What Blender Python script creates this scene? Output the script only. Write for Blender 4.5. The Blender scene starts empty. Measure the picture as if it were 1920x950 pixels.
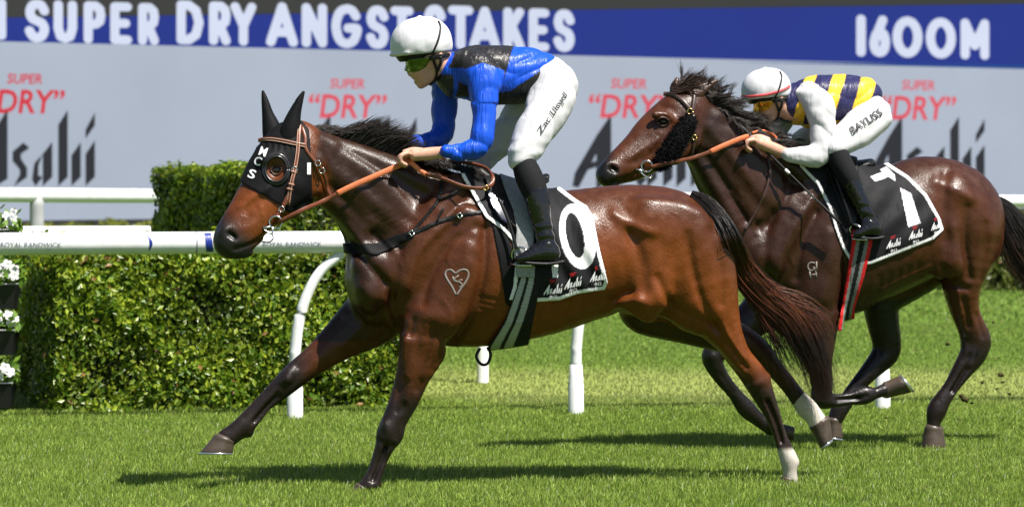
import bpy, math, random
import numpy as np

# ------------------------------------------------------------------ camera, sky, sun, exposure
SC = bpy.context.scene
COL = SC.collection
FPX, CAMD, CAMH, HOR = 6080.0, 16.0, 1.6, 302.0      # focal length in photo pixels, distance, height, horizon row
cam_data = bpy.data.cameras.new("camera")
cam = bpy.data.objects.new("camera", cam_data)
COL.objects.link(cam)
cam.location = (0, -CAMD, CAMH)
cam.rotation_euler = (math.radians(90), 0, 0)
cam_data.sensor_width = 36.0
cam_data.lens = 36.0 * FPX / 1920.0
cam_data.shift_y = -(475.0 - HOR) / 1920.0
cam_data.clip_end = 2000
cam_data.dof.use_dof = True
cam_data.dof.focus_distance = 15.8
cam_data.dof.aperture_fstop = 4.2
SC.camera = cam

SUNV = np.array([0.44, -0.40, 1.0]); SUNV /= np.linalg.norm(SUNV)
sun_el = math.asin(SUNV[2]); sun_az = math.atan2(SUNV[0], SUNV[1])
world = bpy.data.worlds.new("World"); SC.world = world; world.use_nodes = True
wn = world.node_tree.nodes; wl = world.node_tree.links
sky = wn.new("ShaderNodeTexSky"); sky.sky_type = 'NISHITA'; sky.sun_disc = False
sky.sun_elevation = sun_el; sky.sun_rotation = sun_az
wl.new(sky.outputs[0], wn["Background"].inputs[0]); wn["Background"].inputs[1].default_value = 0.052
sun_d = bpy.data.lights.new("sun", 'SUN'); sun_d.energy = 5.0; sun_d.angle = math.radians(0.53); sun_d.color = (1.0, 0.95, 0.87)
sun = bpy.data.objects.new("sun", sun_d); COL.objects.link(sun)
from mathutils import Vector
sun.rotation_euler = Vector(-SUNV).to_track_quat('-Z', 'Y').to_euler()
sun.location = (6, -6, 14)
SC.view_settings.view_transform = 'Standard'; SC.view_settings.look = 'None'
EXPO = 0.86
SC.view_settings.exposure = EXPO; SC.view_settings.gamma = 1.0
try: SC.view_settings.use_curve_mapping = False
except Exception: pass

# ------------------------------------------------------------------ helpers: scene tree
def link(o, parent=None):
    COL.objects.link(o)
    if parent is not None: o.parent = parent
    return o
def tag(o, label=None, cat=None, group=None, kind=None):
    for k, v in (("label", label), ("category", cat), ("group", group), ("kind", kind)):
        if v: o[k] = v
    return o
def empty(name, loc, label, cat, group=None):
    e = bpy.data.objects.new(name, None); e.location = loc; e.empty_display_size = 0.1
    link(e); return tag(e, label, cat, group)
def mesh_obj(name, V, F, mat, parent=None, cols=None, smooth=True, mats=None, fmat=None):
    """V (n,3) world coordinates, F list or (m,k) array of faces; parent is an Empty without rotation."""
    V = np.asarray(V, np.float64)
    if parent is not None:
        off = np.array(parent.location)
        if parent.parent is not None: off = off + np.array(parent.parent.location)
        V = V - off
    me = bpy.data.meshes.new(name)
    if isinstance(F, np.ndarray):
        m, k = F.shape
        me.vertices.add(len(V)); me.vertices.foreach_set("co", V.astype(np.float32).ravel())
        me.loops.add(m * k); me.loops.foreach_set("vertex_index", F.astype(np.int32).ravel())
        me.polygons.add(m); me.polygons.foreach_set("loop_start", np.arange(0, m * k, k, dtype=np.int32))
        me.update(calc_edges=True)
    else:
        me.from_pydata([tuple(v) for v in V], [], F); me.update()
    if cols is not None:
        a = me.color_attributes.new("Col", 'FLOAT_COLOR', 'POINT')
        c = np.ones((len(V), 4), np.float32); c[:, :3] = cols
        a.data.foreach_set("color", c.ravel())
    me.polygons.foreach_set("use_smooth", np.full(len(me.polygons), smooth, dtype=bool))
    for mm in (mats or [mat]): me.materials.append(mm)
    if fmat is not None: me.polygons.foreach_set("material_index", np.asarray(fmat, np.int32))
    o = bpy.data.objects.new(name, me)
    return link(o, parent)

# ------------------------------------------------------------------ helpers: materials
def srgb(r, g, b):
    f = lambda c: ((c / 255 + 0.055) / 1.055) ** 2.4 if c / 255 > 0.04045 else c / 255 / 12.92
    return np.array([f(r), f(g), f(b)])
def mat(name, col=(0.5, 0.5, 0.5), rough=0.6, spec=0.5, metal=0.0, attr=False, nscale=0, namp=0.0, bump=0.0, bscale=60.0,
        coat=0.0, crough=0.2, sheen=0.0, emit=None, estr=0.0, bstretch=(1, 1, 1), rvar=0.0, wave=None, subs=0.0, bump2=0.0, bscale2=14.0, crease=0.0, cscale=11.0):
    m = bpy.data.materials.new(name); m.use_nodes = True
    nt = m.node_tree; n = nt.nodes; l = nt.links; b = n["Principled BSDF"]
    b.inputs["Roughness"].default_value = rough; b.inputs["Specular IOR Level"].default_value = spec
    b.inputs["Metallic"].default_value = metal; b.inputs["Coat Weight"].default_value = coat
    b.inputs["Coat Roughness"].default_value = crough; b.inputs["Sheen Weight"].default_value = sheen
    b.inputs["Base Color"].default_value = (*col, 1)
    if subs: b.inputs["Subsurface Weight"].default_value = subs; b.inputs["Subsurface Radius"].default_value = (0.02, 0.008, 0.004); b.inputs["Subsurface Scale"].default_value = 0.3
    src = None
    if attr:
        a = n.new("ShaderNodeVertexColor"); a.layer_name = "Col"; src = a.outputs["Color"]
    tc = n.new("ShaderNodeTexCoord")
    if namp:
        t = n.new("ShaderNodeTexNoise"); t.inputs["Scale"].default_value = nscale; t.inputs["Detail"].default_value = 5
        l.new(tc.outputs["Object"], t.inputs["Vector"])
        mr = n.new("ShaderNodeMapRange"); mr.inputs["To Min"].default_value = 1 - namp; mr.inputs["To Max"].default_value = 1 + namp
        mr.inputs["From Min"].default_value = 0.25; mr.inputs["From Max"].default_value = 0.75
        l.new(t.outputs["Fac"], mr.inputs["Value"])
        mx = n.new("ShaderNodeMix"); mx.data_type = 'RGBA'; mx.blend_type = 'MULTIPLY'; mx.inputs["Factor"].default_value = 1
        if src: l.new(src, mx.inputs["A"])
        else: mx.inputs["A"].default_value = (*col, 1)
        l.new(mr.outputs["Result"], mx.inputs["B"]); src = mx.outputs["Result"]
        if rvar:
            r2 = n.new("ShaderNodeMapRange"); r2.inputs["To Min"].default_value = max(0.03, rough - rvar); r2.inputs["To Max"].default_value = rough + rvar
            r2.inputs["From Min"].default_value = 0.3; r2.inputs["From Max"].default_value = 0.7
            l.new(t.outputs["Fac"], r2.inputs["Value"]); l.new(r2.outputs["Result"], b.inputs["Roughness"])
    if src: l.new(src, b.inputs["Base Color"])
    if bump:
        mp = n.new("ShaderNodeMapping"); mp.inputs["Scale"].default_value = bstretch; l.new(tc.outputs["Object"], mp.inputs["Vector"])
        t2 = n.new("ShaderNodeTexNoise"); t2.inputs["Scale"].default_value = bscale; t2.inputs["Detail"].default_value = 4
        l.new(mp.outputs["Vector"], t2.inputs["Vector"])
        bp = n.new("ShaderNodeBump"); bp.inputs["Strength"].default_value = 1.0; bp.inputs["Distance"].default_value = bump
        l.new(t2.outputs["Fac"], bp.inputs["Height"]); l.new(bp.outputs["Normal"], b.inputs["Normal"])
        if bump2:
            t3 = n.new("ShaderNodeTexNoise"); t3.inputs["Scale"].default_value = bscale2; t3.inputs["Detail"].default_value = 3; t3.inputs["Distortion"].default_value = 1.2
            l.new(tc.outputs["Object"], t3.inputs["Vector"]); b3 = n.new("ShaderNodeBump"); b3.inputs["Distance"].default_value = bump2
            l.new(t3.outputs["Fac"], b3.inputs["Height"]); l.new(b3.outputs["Normal"], bp.inputs["Normal"]); l.new(b3.outputs["Normal"], b.inputs["Coat Normal"])
    if crease:                                  # long sharp wrinkles in two slanting directions
        prev = None
        for rot, sc in ((38, 1.0), (-52, 0.8), (5, 1.5)):
            mp = n.new("ShaderNodeMapping"); mp.inputs["Rotation"].default_value = (0, math.radians(rot), math.radians(20)); mp.inputs["Scale"].default_value = (1.0, 0.7, 0.14)
            l.new(tc.outputs["Object"], mp.inputs["Vector"])
            t = n.new("ShaderNodeTexNoise"); t.inputs["Scale"].default_value = cscale * sc; t.inputs["Detail"].default_value = 2; t.inputs["Distortion"].default_value = 0.6; l.new(mp.outputs["Vector"], t.inputs["Vector"])
            sb = n.new("ShaderNodeMath"); sb.operation = 'SUBTRACT'; sb.inputs[1].default_value = 0.5; l.new(t.outputs["Fac"], sb.inputs[0])
            ab = n.new("ShaderNodeMath"); ab.operation = 'ABSOLUTE'; l.new(sb.outputs[0], ab.inputs[0])
            pw = n.new("ShaderNodeMath"); pw.operation = 'POWER'; pw.inputs[1].default_value = 0.65; l.new(ab.outputs[0], pw.inputs[0])
            bp2 = n.new("ShaderNodeBump"); bp2.inputs["Distance"].default_value = crease / sc; bp2.inputs["Strength"].default_value = 0.9; l.new(pw.outputs[0], bp2.inputs["Height"])
            if prev is not None: l.new(prev, bp2.inputs["Normal"])
            prev = bp2.outputs["Normal"]
        l.new(prev, b.inputs["Normal"])
    if emit is not None:
        b.inputs["Emission Color"].default_value = (*emit, 1); b.inputs["Emission Strength"].default_value = estr
        if src: l.new(src, b.inputs["Emission Color"])
    return m
def leaf_mat(name, rough=0.45, trans=0.35, spec=0.4):
    m = bpy.data.materials.new(name); m.use_nodes = True
    nt = m.node_tree; n = nt.nodes; l = nt.links; b = n["Principled BSDF"]; out = n["Material Output"]
    a = n.new("ShaderNodeVertexColor"); a.layer_name = "Col"
    b.inputs["Roughness"].default_value = rough; b.inputs["Specular IOR Level"].default_value = spec
    l.new(a.outputs["Color"], b.inputs["Base Color"])
    t = n.new("ShaderNodeBsdfTranslucent"); l.new(a.outputs["Color"], t.inputs["Color"])
    mx = n.new("ShaderNodeMixShader"); mx.inputs[0].default_value = trans
    l.new(b.outputs[0], mx.inputs[1]); l.new(t.outputs[0], mx.inputs[2]); l.new(mx.outputs[0], out.inputs["Surface"])
    return m

# ------------------------------------------------------------------ helpers: pixels of the photo to places in the world
def s_at(Y): return FPX / (CAMD + Y)
def at(x, y, Y):
    s = s_at(Y); return np.array([(x - 960) / s, Y, CAMH - (y - HOR) / s])
def ground_at(x, y):                       # ground point seen at a pixel
    s = (y - HOR) / CAMH; return np.array([(x - 960) / s, FPX / s - CAMD, 0.0])
class Line:                                # an upright plane through two ground points
    def __init__(s, A, B):
        s.A = np.array(A[:2], float); s.B = np.array(B[:2], float); s.L = np.linalg.norm(s.B - s.A); s.d = (s.B - s.A) / s.L
    def u(s, xpx):                         # distance along the line of the pixel column
        k = (xpx - 960) / FPX              # X = k (Y + CAMD)
        return (k * (s.A[1] + CAMD) - s.A[0]) / (s.d[0] - k * s.d[1])
    def p(s, u, z, off=0.0):               # off > 0 towards the camera
        q = s.A + s.d * u; nrm = np.array([s.d[1], -s.d[0]])
        return np.array([q[0] + nrm[0] * off, q[1] + nrm[1] * off, z])
    def z(s, xpx, ypx):
        q = s.A + s.d * s.u(xpx); return CAMH - (ypx - HOR) / s_at(q[1])

class Frame:                               # a creature's own space, units of photo pixels at its plane: x right, y down, z towards the camera
    def __init__(s, Y): s.Y = Y; s.s = s_at(Y); s.k = 1.0 / ((CAMD + Y) * s.s)
    def f(s, z): return 1 - z * s.k
    def P(s, x, y, z):                     # place so that it is seen at pixel (x, y)
        f = s.f(z); return (960 + (x - 960) * f, HOR + (y - HOR) * f, z)
    def px(s, x, y, z):
        f = s.f(z); return 960 + (x - 960) / f, HOR + (y - HOR) / f
    def W(s, V):
        V = np.asarray(V, float); return np.stack([(V[:, 0] - 960) / s.s, s.Y - V[:, 2] / s.s, CAMH - (V[:, 1] - HOR) / s.s], 1)

# ------------------------------------------------------------------ helpers: solid modelling with distance fields
def catmull(st, sub):
    st = np.asarray(st, float)
    if sub <= 1 or len(st) < 3: return st
    P = np.vstack([2 * st[0] - st[1], st, 2 * st[-1] - st[-2]]); out = []
    for i in range(1, len(P) - 2):
        for j in range(sub):
            t = j / sub
            out.append(0.5 * ((2 * P[i]) + (-P[i - 1] + P[i + 1]) * t + (2 * P[i - 1] - 5 * P[i] + 4 * P[i + 1] - P[i + 2]) * t * t
                              + (-P[i - 1] + 3 * P[i] - 3 * P[i + 1] + P[i + 2]) * t ** 3))
    out.append(st[-1]); return np.array(out)
def smin(a, b, k):
    h = np.maximum(k - np.abs(a - b), 0) / k
    return np.minimum(a, b) - h * h * (k * 0.25)
BIG = 40.0
class Field:
    def __init__(s, fr, lo, hi, h):
        s.fr = fr; s.lo = np.array(lo, float); s.h = h
        s.n = np.ceil((np.array(hi, float) - s.lo) / h).astype(int) + 1
        s.ax = [(s.lo[i] + h * np.arange(s.n[i])).astype(np.float32) for i in range(3)]
        s.d = np.full(s.n, BIG, np.float32)
    def box(s, lo, hi):
        a = np.clip(np.floor((np.asarray(lo) - s.lo) / s.h).astype(int), 0, s.n - 1)
        b = np.clip(np.ceil((np.asarray(hi) - s.lo) / s.h).astype(int) + 1, 1, s.n)
        return tuple(slice(int(p), int(max(q, p + 1))) for p, q in zip(a, b))
    def grid(s, sl): return s.ax[0][sl[0]][:, None, None], s.ax[1][sl[1]][None, :, None], s.ax[2][sl[2]][None, None, :]
    def chain(s, st, k=8, sub=3, op='add', margin=22):
        """st rows (x, y, z, r, w): pixel place, depth, half height, half width in depth"""
        st = [tuple(q) if len(q) == 5 else (*q, q[3]) for q in st]
        st = catmull(st, sub); st[:, 3:] = np.maximum(st[:, 3:], 0.6)
        f = s.fr.f(st[:, 2]); st[:, 0] = 960 + (st[:, 0] - 960) * f; st[:, 1] = HOR + (st[:, 1] - HOR) * f; st[:, 3] *= f; st[:, 4] *= f
        R = np.maximum(st[:, 3], st[:, 4])[:, None] + margin
        bl = s.box((st[:, :3] - R).min(0), (st[:, :3] + R).max(0))
        T = np.full([q.stop - q.start for q in bl], BIG, np.float32)
        pairs = [(0, 0)] if len(st) == 1 else [(i, i + 1) for i in range(len(st) - 1)]
        for i, j in pairs:
            a, b = st[i], st[j]; m = max(a[3], a[4], b[3], b[4]) + margin
            sl = s.box(np.minimum(a[:3], b[:3]) - m, np.maximum(a[:3], b[:3]) + m)
            sl = tuple(slice(max(q.start, p.start), min(q.stop, p.stop)) for q, p in zip(sl, bl))
            if any(q.stop <= q.start for q in sl): continue
            X, Y, Z = s.grid(sl); dx, dy, dz = (b[:3] - a[:3]).astype(np.float32); L2 = dx * dx + dy * dy + dz * dz
            if L2 < 1e-6: t = np.float32(0)
            else: t = np.clip(((X - a[0]) * dx + (Y - a[1]) * dy + (Z - a[2]) * dz) / L2, 0, 1).astype(np.float32)
            fa, fb = a[3] / a[4], b[3] / b[4]
            d = np.sqrt((X - a[0] - t * dx) ** 2 + (Y - a[1] - t * dy) ** 2 + ((Z - a[2] - t * dz) * (fa + t * (fb - fa))) ** 2) - (a[3] + t * (b[3] - a[3]))
            loc = tuple(slice(q.start - p.start, q.stop - p.start) for q, p in zip(sl, bl))
            T[loc] = np.minimum(T[loc], d)
        D = s.d[bl]
        if op == 'add': s.d[bl] = smin(D, T, k) if k > 0 else np.minimum(D, T)
        elif op == 'sub': s.d[bl] = -smin(-D, T, k)
        return s
    def ball(s, x, y, z, r, w=None, k=8, op='add', margin=22): return s.chain([(x, y, z, r, w or r)], k, 1, op, margin)
    def blur(s, it=1):
        for _ in range(it):
            for a in range(3):
                d = np.moveaxis(s.d, a, 0); e = d.copy(); e[1:-1] = 0.25 * d[:-2] + 0.5 * d[1:-1] + 0.25 * d[2:]; d[...] = e
        return s
    def sample(s, x, y, z):
        q = [np.clip((v - s.lo[i]) / s.h, 0, s.n[i] - 1.001) for i, v in enumerate((x, y, z))]
        i = [v.astype(np.int32) for v in q]; f = [(v - w).astype(np.float32) for v, w in zip(q, i)]
        d = s.d.ravel(); sx, sy = int(s.n[1] * s.n[2]), int(s.n[2]); base = i[0] * sx + i[1] * sy + i[2]
        c00 = d[base] * (1 - f[2]) + d[base + 1] * f[2]; c01 = d[base + sy] * (1 - f[2]) + d[base + sy + 1] * f[2]
        c10 = d[base + sx] * (1 - f[2]) + d[base + sx + 1] * f[2]; c11 = d[base + sx + sy] * (1 - f[2]) + d[base + sx + sy + 1] * f[2]
        return (c00 * (1 - f[1]) + c01 * f[1]) * (1 - f[0]) + (c10 * (1 - f[1]) + c11 * f[1]) * f[0]
    def near_z(s, xp, yp, off=0.0, zmin=-1e9, zmax=1e9):
        """depth at which the view through pixels meets the surface first"""
        xp = np.asarray(xp, float); yp = np.asarray(yp, float)
        zs = np.arange(min(s.ax[2][-1], zmax), max(s.ax[2][0], zmin), -s.h / 2)
        f = 1 - zs * s.fr.k
        X = 960 + (xp[:, None] - 960) * f; Y = HOR + (yp[:, None] - HOR) * f
        d = s.sample(X, Y, np.broadcast_to(zs, X.shape)) - off
        hit = d < 0; idx = np.argmax(hit, 1); ok = hit.any(1); idx = np.maximum(idx, 1); r = np.arange(len(xp))
        d0 = d[r, idx - 1]; d1 = d[r, idx]; t = np.clip(d0 / np.maximum(d0 - d1, 1e-6), 0, 1)
        return np.where(ok, zs[idx - 1] + t * (zs[idx] - zs[idx - 1]), np.nan)
    def mesh(s, smooth=1):
        d = s.d; d = np.where(d == 0, 1e-5, d); h = s.h
        ins = d < 0
        c = ins[:-1, :-1, :-1].astype(np.uint8)
        for a in (0, 1):
            for b in (0, 1):
                for e in (0, 1):
                    if a + b + e: c = c + ins[a:ins.shape[0] - 1 + a, b:ins.shape[1] - 1 + b, e:ins.shape[2] - 1 + e]
        act = (c > 0) & (c < 8); cells = np.argwhere(act); idm = np.full(act.shape, -1, np.int32); idm[act] = np.arange(len(cells))
        acc = np.zeros((len(cells), 3)); cnt = np.zeros(len(cells))
        cor = [(a, b, e) for a in (0, 1) for b in (0, 1) for e in (0, 1)]
        vals = {q: d[cells[:, 0] + q[0], cells[:, 1] + q[1], cells[:, 2] + q[2]] for q in cor}
        for q in cor:
            for ax in range(3):
                if q[ax] == 0:
                    r = list(q); r[ax] = 1; v0, v1 = vals[q], vals[tuple(r)]; m = (v0 < 0) != (v1 < 0)
                    t = np.where(m, v0 / np.where(m, v0 - v1, 1), 0)
                    p = np.tile(np.array(q, float), (len(cells), 1)); p[:, ax] += t
                    acc[m] += p[m]; cnt[m] += 1
        V = s.lo + (cells + acc / cnt[:, None]) * h
        quads = []
        for ax in range(3):
            o1, o2 = [(1, 2), (2, 0), (0, 1)][ax]
            sl0 = [slice(None)] * 3; sl1 = [slice(None)] * 3; sl0[ax] = slice(0, -1); sl1[ax] = slice(1, None)
            a, b = ins[tuple(sl0)], ins[tuple(sl1)]
            e = np.argwhere(a != b)
            e = e[(e[:, o1] > 0) & (e[:, o2] > 0) & (e[:, o1] < act.shape[o1]) & (e[:, o2] < act.shape[o2])]
            if not len(e): continue
            flip = a[e[:, 0], e[:, 1], e[:, 2]]
            def cell(d1, d2):
                q = e.copy(); q[:, o1] -= d1; q[:, o2] -= d2; return idm[q[:, 0], q[:, 1], q[:, 2]]
            Q = np.stack([cell(1, 1), cell(0, 1), cell(0, 0), cell(1, 0)], 1)
            Q[flip] = Q[flip][:, ::-1]; quads.append(Q)
        Q = np.concatenate(quads); Q = Q[(Q >= 0).all(1)]
        for _ in range(smooth):
            A = np.zeros_like(V); N = np.zeros(len(V))
            for i in range(4):
                u, v = Q[:, i], Q[:, (i + 1) % 4]
                for ax in range(3): A[:, ax] += np.bincount(u, V[v, ax], len(V)) + np.bincount(v, V[u, ax], len(V))
                N += np.bincount(u, minlength=len(V)) + np.bincount(v, minlength=len(V))
            V = 0.5 * V + 0.5 * A / np.maximum(N, 1)[:, None]
        return V, Q
def poly_sd(x, y, P):
    """signed distance to a 2-D polygon, negative inside"""
    P = np.asarray(P, float); d = np.full(np.shape(x), 1e12); sgn = np.ones(np.shape(x), bool); n = len(P)
    ins = np.zeros(np.shape(x), bool)
    for i in range(n):
        a, b = P[i], P[(i + 1) % n]; ex, ey = b - a; wx, wy = x - a[0], y - a[1]
        t = np.clip((wx * ex + wy * ey) / max(ex * ex + ey * ey, 1e-9), 0, 1)
        d = np.minimum(d, (wx - ex * t) ** 2 + (wy - ey * t) ** 2)
        if ey != 0:
            c = ((a[1] <= y) & (b[1] > y)) | ((b[1] <= y) & (a[1] > y))
            ins ^= c & (x < a[0] + (y - a[1]) * ex / ey)
    d = np.sqrt(d); return np.where(ins, -d, d)
def line_sd(x, y, P):
    P = np.asarray(P, float); d = np.full(np.shape(x), 1e12)
    for a, b in zip(P[:-1], P[1:]):
        ex, ey = b - a; wx, wy = x - a[0], y - a[1]; t = np.clip((wx * ex + wy * ey) / max(ex * ex + ey * ey, 1e-9), 0, 1)
        d = np.minimum(d, (wx - ex * t) ** 2 + (wy - ey * t) ** 2)
    return np.sqrt(d)
def smooth_line(P, sub=5): return catmull(np.asarray(P, float), sub)
def shell(F, sd, bounds, off, th, h=1.8, zr=None, disp=None, smooth=1):
    """a layer of thickness th lying off above the surface of F inside the flat shape sd (in photo pixels)"""
    x0, y0, x1, y1 = bounds; z0, z1 = zr or (float(F.ax[2][0]), float(F.ax[2][-1]))
    G = Field(F.fr, (x0 - 8, y0 - 8, z0), (x1 + 8, y1 + 8, z1), h)
    X, Y, Z = np.meshgrid(*G.ax, indexing='ij')
    xp, yp = F.fr.px(X, Y, Z)
    d = F.sample(X, Y, Z)
    near = np.abs(d - off) < 14
    out = np.full(d.shape, 20.0, np.float32)
    xn, yn, zn, dn = xp[near], yp[near], Z[near], d[near]
    if disp is not None: dn = dn - disp(xn, yn, zn)
    a = np.abs(dn - off) - th / 2; b = sd(xn, yn).astype(np.float32)
    out[near] = -smin(-a, -b, 1.5)
    out[[0, -1]] = 5; out[:, [0, -1]] = 5; out[:, :, [0, -1]] = 5
    G.d = out.astype(np.float32); return G.mesh(smooth)
def bounds_of(P, m=0): P = np.asarray(P, float)[:, :2]; return (P[:, 0].min() - m, P[:, 1].min() - m, P[:, 0].max() + m, P[:, 1].max() + m)
def build(name, fr, VF, material, parent, cols=None, **kw):
    V, Q = VF; W = fr.W(V); Q = Q[:, ::-1]
    a, b, c = W[Q[:, 0]], W[Q[:, 1]], W[Q[:, 2]]
    if np.einsum('ij,ij->i', a, np.cross(b, c)).sum() + np.einsum('ij,ij->i', W[Q[:, 0]], np.cross(W[Q[:, 2]], W[Q[:, 3]])).sum() < 0: Q = Q[:, ::-1]
    if callable(cols):
        xp, yp = fr.px(V[:, 0], V[:, 1], V[:, 2]); cols = cols(xp, yp, V[:, 2], V)
    return mesh_obj(name, W, Q, material, parent, cols, **kw)
def relief(F, P, width, amp, zb, off=12.0, band=16):
    """raise (amp < 0) or sink (amp > 0) the camera side of a surface along a line of pixels: muscle edges, tendons, folds"""
    P = smooth_line(P, 4) if len(P) > 2 else np.asarray(P, float); m = 3 * width + 14
    sl = F.box((P[:, 0].min() - m, P[:, 1].min() - m, F.ax[2][0]), (P[:, 0].max() + m, P[:, 1].max() + m, F.ax[2][-1]))
    X, Y, Z = np.broadcast_arrays(*F.grid(sl)); D = F.d[sl]; nb = np.abs(D) < band
    x, y, z = X[nb].astype(np.float64), Y[nb].astype(np.float64), Z[nb].astype(np.float64); xp, yp = F.fr.px(x, y, z)
    g = np.exp(-(line_sd(xp, yp, P) / width) ** 2) * sstep(-10, 10, z - zb(xp) - off); D[nb] += (amp * g).astype(np.float32)
def wob(x, y, z=0, f=0.05, seed=0.0):
    """smooth noise about -1..1"""
    a = np.sin(f * (x * 1.0 + y * 0.37) + 1.7 * np.sin(f * 0.61 * y + seed) + seed * 3.1 + 0.5 * f * z)
    b = np.sin(f * 1.63 * (y * 0.93 - x * 0.41) + 1.3 * np.sin(f * 0.83 * x - seed) + seed * 1.7)
    c = np.sin(f * 2.7 * (x * 0.55 + y * 0.8) + 2.1 * np.sin(f * 1.1 * (x - y) + seed) + 0.9 * seed)
    return (a + b + 0.6 * c) / 2.6
def sstep(a, b, x): t = np.clip((x - a) / (b - a), 0, 1); return t * t * (3 - 2 * t)
def lerp(a, b, t): t = np.asarray(t)[..., None]; return np.asarray(a) * (1 - t) + np.asarray(b) * t

# ------------------------------------------------------------------ helpers: sweeps, lofts, strands, lettering
def sweep(P, w, t, flat=(0, 0, 1), taper=None):
    """strap with a rectangular section along P (own space); width w across, thickness t along flat"""
    P = np.asarray(P, float); n = len(P); T = np.gradient(P, axis=0); T /= np.linalg.norm(T, axis=1)[:, None] + 1e-9
    fl = np.asarray(flat, float); fl = np.tile(fl, (n, 1)) if fl.ndim == 1 else fl
    B = np.cross(T, fl); B /= np.linalg.norm(B, axis=1)[:, None] + 1e-9; N = np.cross(B, T)
    w = np.full(n, w) if np.isscalar(w) else np.asarray(w); w = w[:, None] / 2; t2 = t / 2
    V = np.stack([P + B * w * .82 + N * t2, P + B * w, P + B * w * .82 - N * t2, P - B * w * .82 - N * t2, P - B * w, P - B * w * .82 + N * t2], 1).reshape(-1, 3)
    m = 6; F = [(i * m + j, i * m + (j + 1) % m, (i + 1) * m + (j + 1) % m, (i + 1) * m + j) for i in range(n - 1) for j in range(m)]
    F += [tuple(range(m))[::-1], tuple((n - 1) * m + j for j in range(m))]
    return V, F
def tube(P, r, m=8):
    P = np.asarray(P, float); n = len(P); T = np.gradient(P, axis=0); T /= np.linalg.norm(T, axis=1)[:, None] + 1e-9
    r = np.full(n, r) if np.isscalar(r) else np.asarray(r, float)
    ref = np.array([0.13, 0.2, 1.0]); B = np.cross(T, ref)
    bad = np.linalg.norm(B, axis=1) < 0.2; B[bad] = np.cross(T[bad], np.array([1.0, 0.1, 0]))
    B /= np.linalg.norm(B, axis=1)[:, None]; N = np.cross(T, B)
    a = np.arange(m) * 2 * math.pi / m
    V = (P[:, None] + r[:, None, None] * (np.cos(a)[None, :, None] * B[:, None] + np.sin(a)[None, :, None] * N[:, None])).reshape(-1, 3)
    F = [(i * m + j, i * m + (j + 1) % m, (i + 1) * m + (j + 1) % m, (i + 1) * m + j) for i in range(n - 1) for j in range(m)]
    F += [tuple(range(m))[::-1], tuple((n - 1) * m + j for j in range(m))]
    return V, F
def ring(c, r, n=28, tilt=(0, 0)):
    a = np.arange(n + 1) * 2 * math.pi / n
    return np.stack([c[0] + r * np.cos(a), c[1] + r * np.sin(a), c[2] + r * (tilt[0] * np.cos(a) + tilt[1] * np.sin(a))], 1)
def join(parts):
    V, F, o = [], [], 0
    for v, f in parts: V.append(np.asarray(v, float)); F += [tuple(int(i) + o for i in q) for q in f]; o += len(v)
    return np.concatenate(V), F
def buildf(name, fr, VF, material, parent, **kw):
    V, F = VF; return mesh_obj(name, fr.W(V), F, material, parent, **kw)
def strands(guides, widths, m=3):
    """guides (k, n, 3) polylines in own space, widths (k,): thin tapering hairs in one mesh"""
    G = np.asarray(guides, float); k, n, _ = G.shape; T = np.gradient(G, axis=1); T /= np.linalg.norm(T, axis=2)[..., None] + 1e-9
    B = np.cross(T, np.array([0.2, 0.1, 1.0])); B /= np.linalg.norm(B, axis=2)[..., None] + 1e-9; N = np.cross(T, B)
    tp = np.linspace(0, 1, n); tp = (1 - tp ** 2.2) * 0.94 + 0.06
    r = np.asarray(widths)[:, None] * tp[None, :] / 2; a = np.arange(m) * 2 * math.pi / m
    V = G[:, :, None] + r[:, :, None, None] * (np.cos(a)[None, None, :, None] * B[:, :, None] + np.sin(a)[None, None, :, None] * N[:, :, None])
    V = V.reshape(-1, 3); base = (np.arange(k) * n * m)[:, None, None, None]
    i = (np.arange(n - 1) * m)[None, :, None, None]; j = np.arange(m)[None, None, :, None]; j2 = (j + 1) % m
    F = np.concatenate([base + i + j, base + i + j2, base + i + m + j2, base + i + m + j], 3).reshape(-1, 4)
    return V, F
_tcache = {}
def text2d(body, bold=0.0, shear=0.0):
    """letters as flat triangles, scaled to a unit box"""
    key = (body, bold, shear)
    if key not in _tcache:
        cu = bpy.data.curves.new("t", 'FONT'); cu.body = body; cu.offset = bold; cu.shear = shear; cu.resolution_u = 3; cu.fill_mode = 'FRONT'
        o = bpy.data.objects.new("t", cu); COL.objects.link(o)
        dg = bpy.context.evaluated_depsgraph_get(); me = bpy.data.meshes.new_from_object(o.evaluated_get(dg))
        V = np.array([v.co[:2] for v in me.vertices]).reshape(-1, 2); F = [tuple(p.vertices) for p in me.polygons]
        bpy.data.objects.remove(o); bpy.data.curves.remove(cu); bpy.data.meshes.remove(me)
        lo, hi = V.min(0), V.max(0); _tcache[key] = ((V - lo) / (hi - lo), F)
    return _tcache[key]
BEER = [[(0.19, .70), (0.31, 1.0), (0.31, .10), (0.19, -.02)], [(0, .02), (.05, 0), (.19, .46), (.19, .70), (.02, .2)], [(.07, .30), (.19, .36), (.19, .28), (.06, .2)],
        [(.36, 0), (.47, .12), (.47, .24), (.42, .36), (.42, .42), (.49, .50), (.44, .57), (.35, .45), (.35, .33), (.41, .22), (.41, .15)],
        [(.60, .42), (.68, .58), (.68, .12), (.60, 0)], [(.51, .09), (.54, 0), (.60, .12), (.565, .14), (.565, .27), (.60, .42), (.53, .30)],
        [(.73, .80), (.81, 1.0), (.81, .12), (.73, 0)], [(.84, .40), (.92, .58), (.92, .12), (.84, 0)], [(.96, .42), (1.04, .6), (1.04, .12), (.96, 0)], [(.96, .74), (1.04, .97), (1.04, .80), (.96, .62)]]
def beer2d():
    V, F = [], []
    for p in BEER: F.append(tuple(range(len(V), len(V) + len(p)))); V += p
    return np.array(V) / np.array([1.04, 1.0]), F
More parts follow.
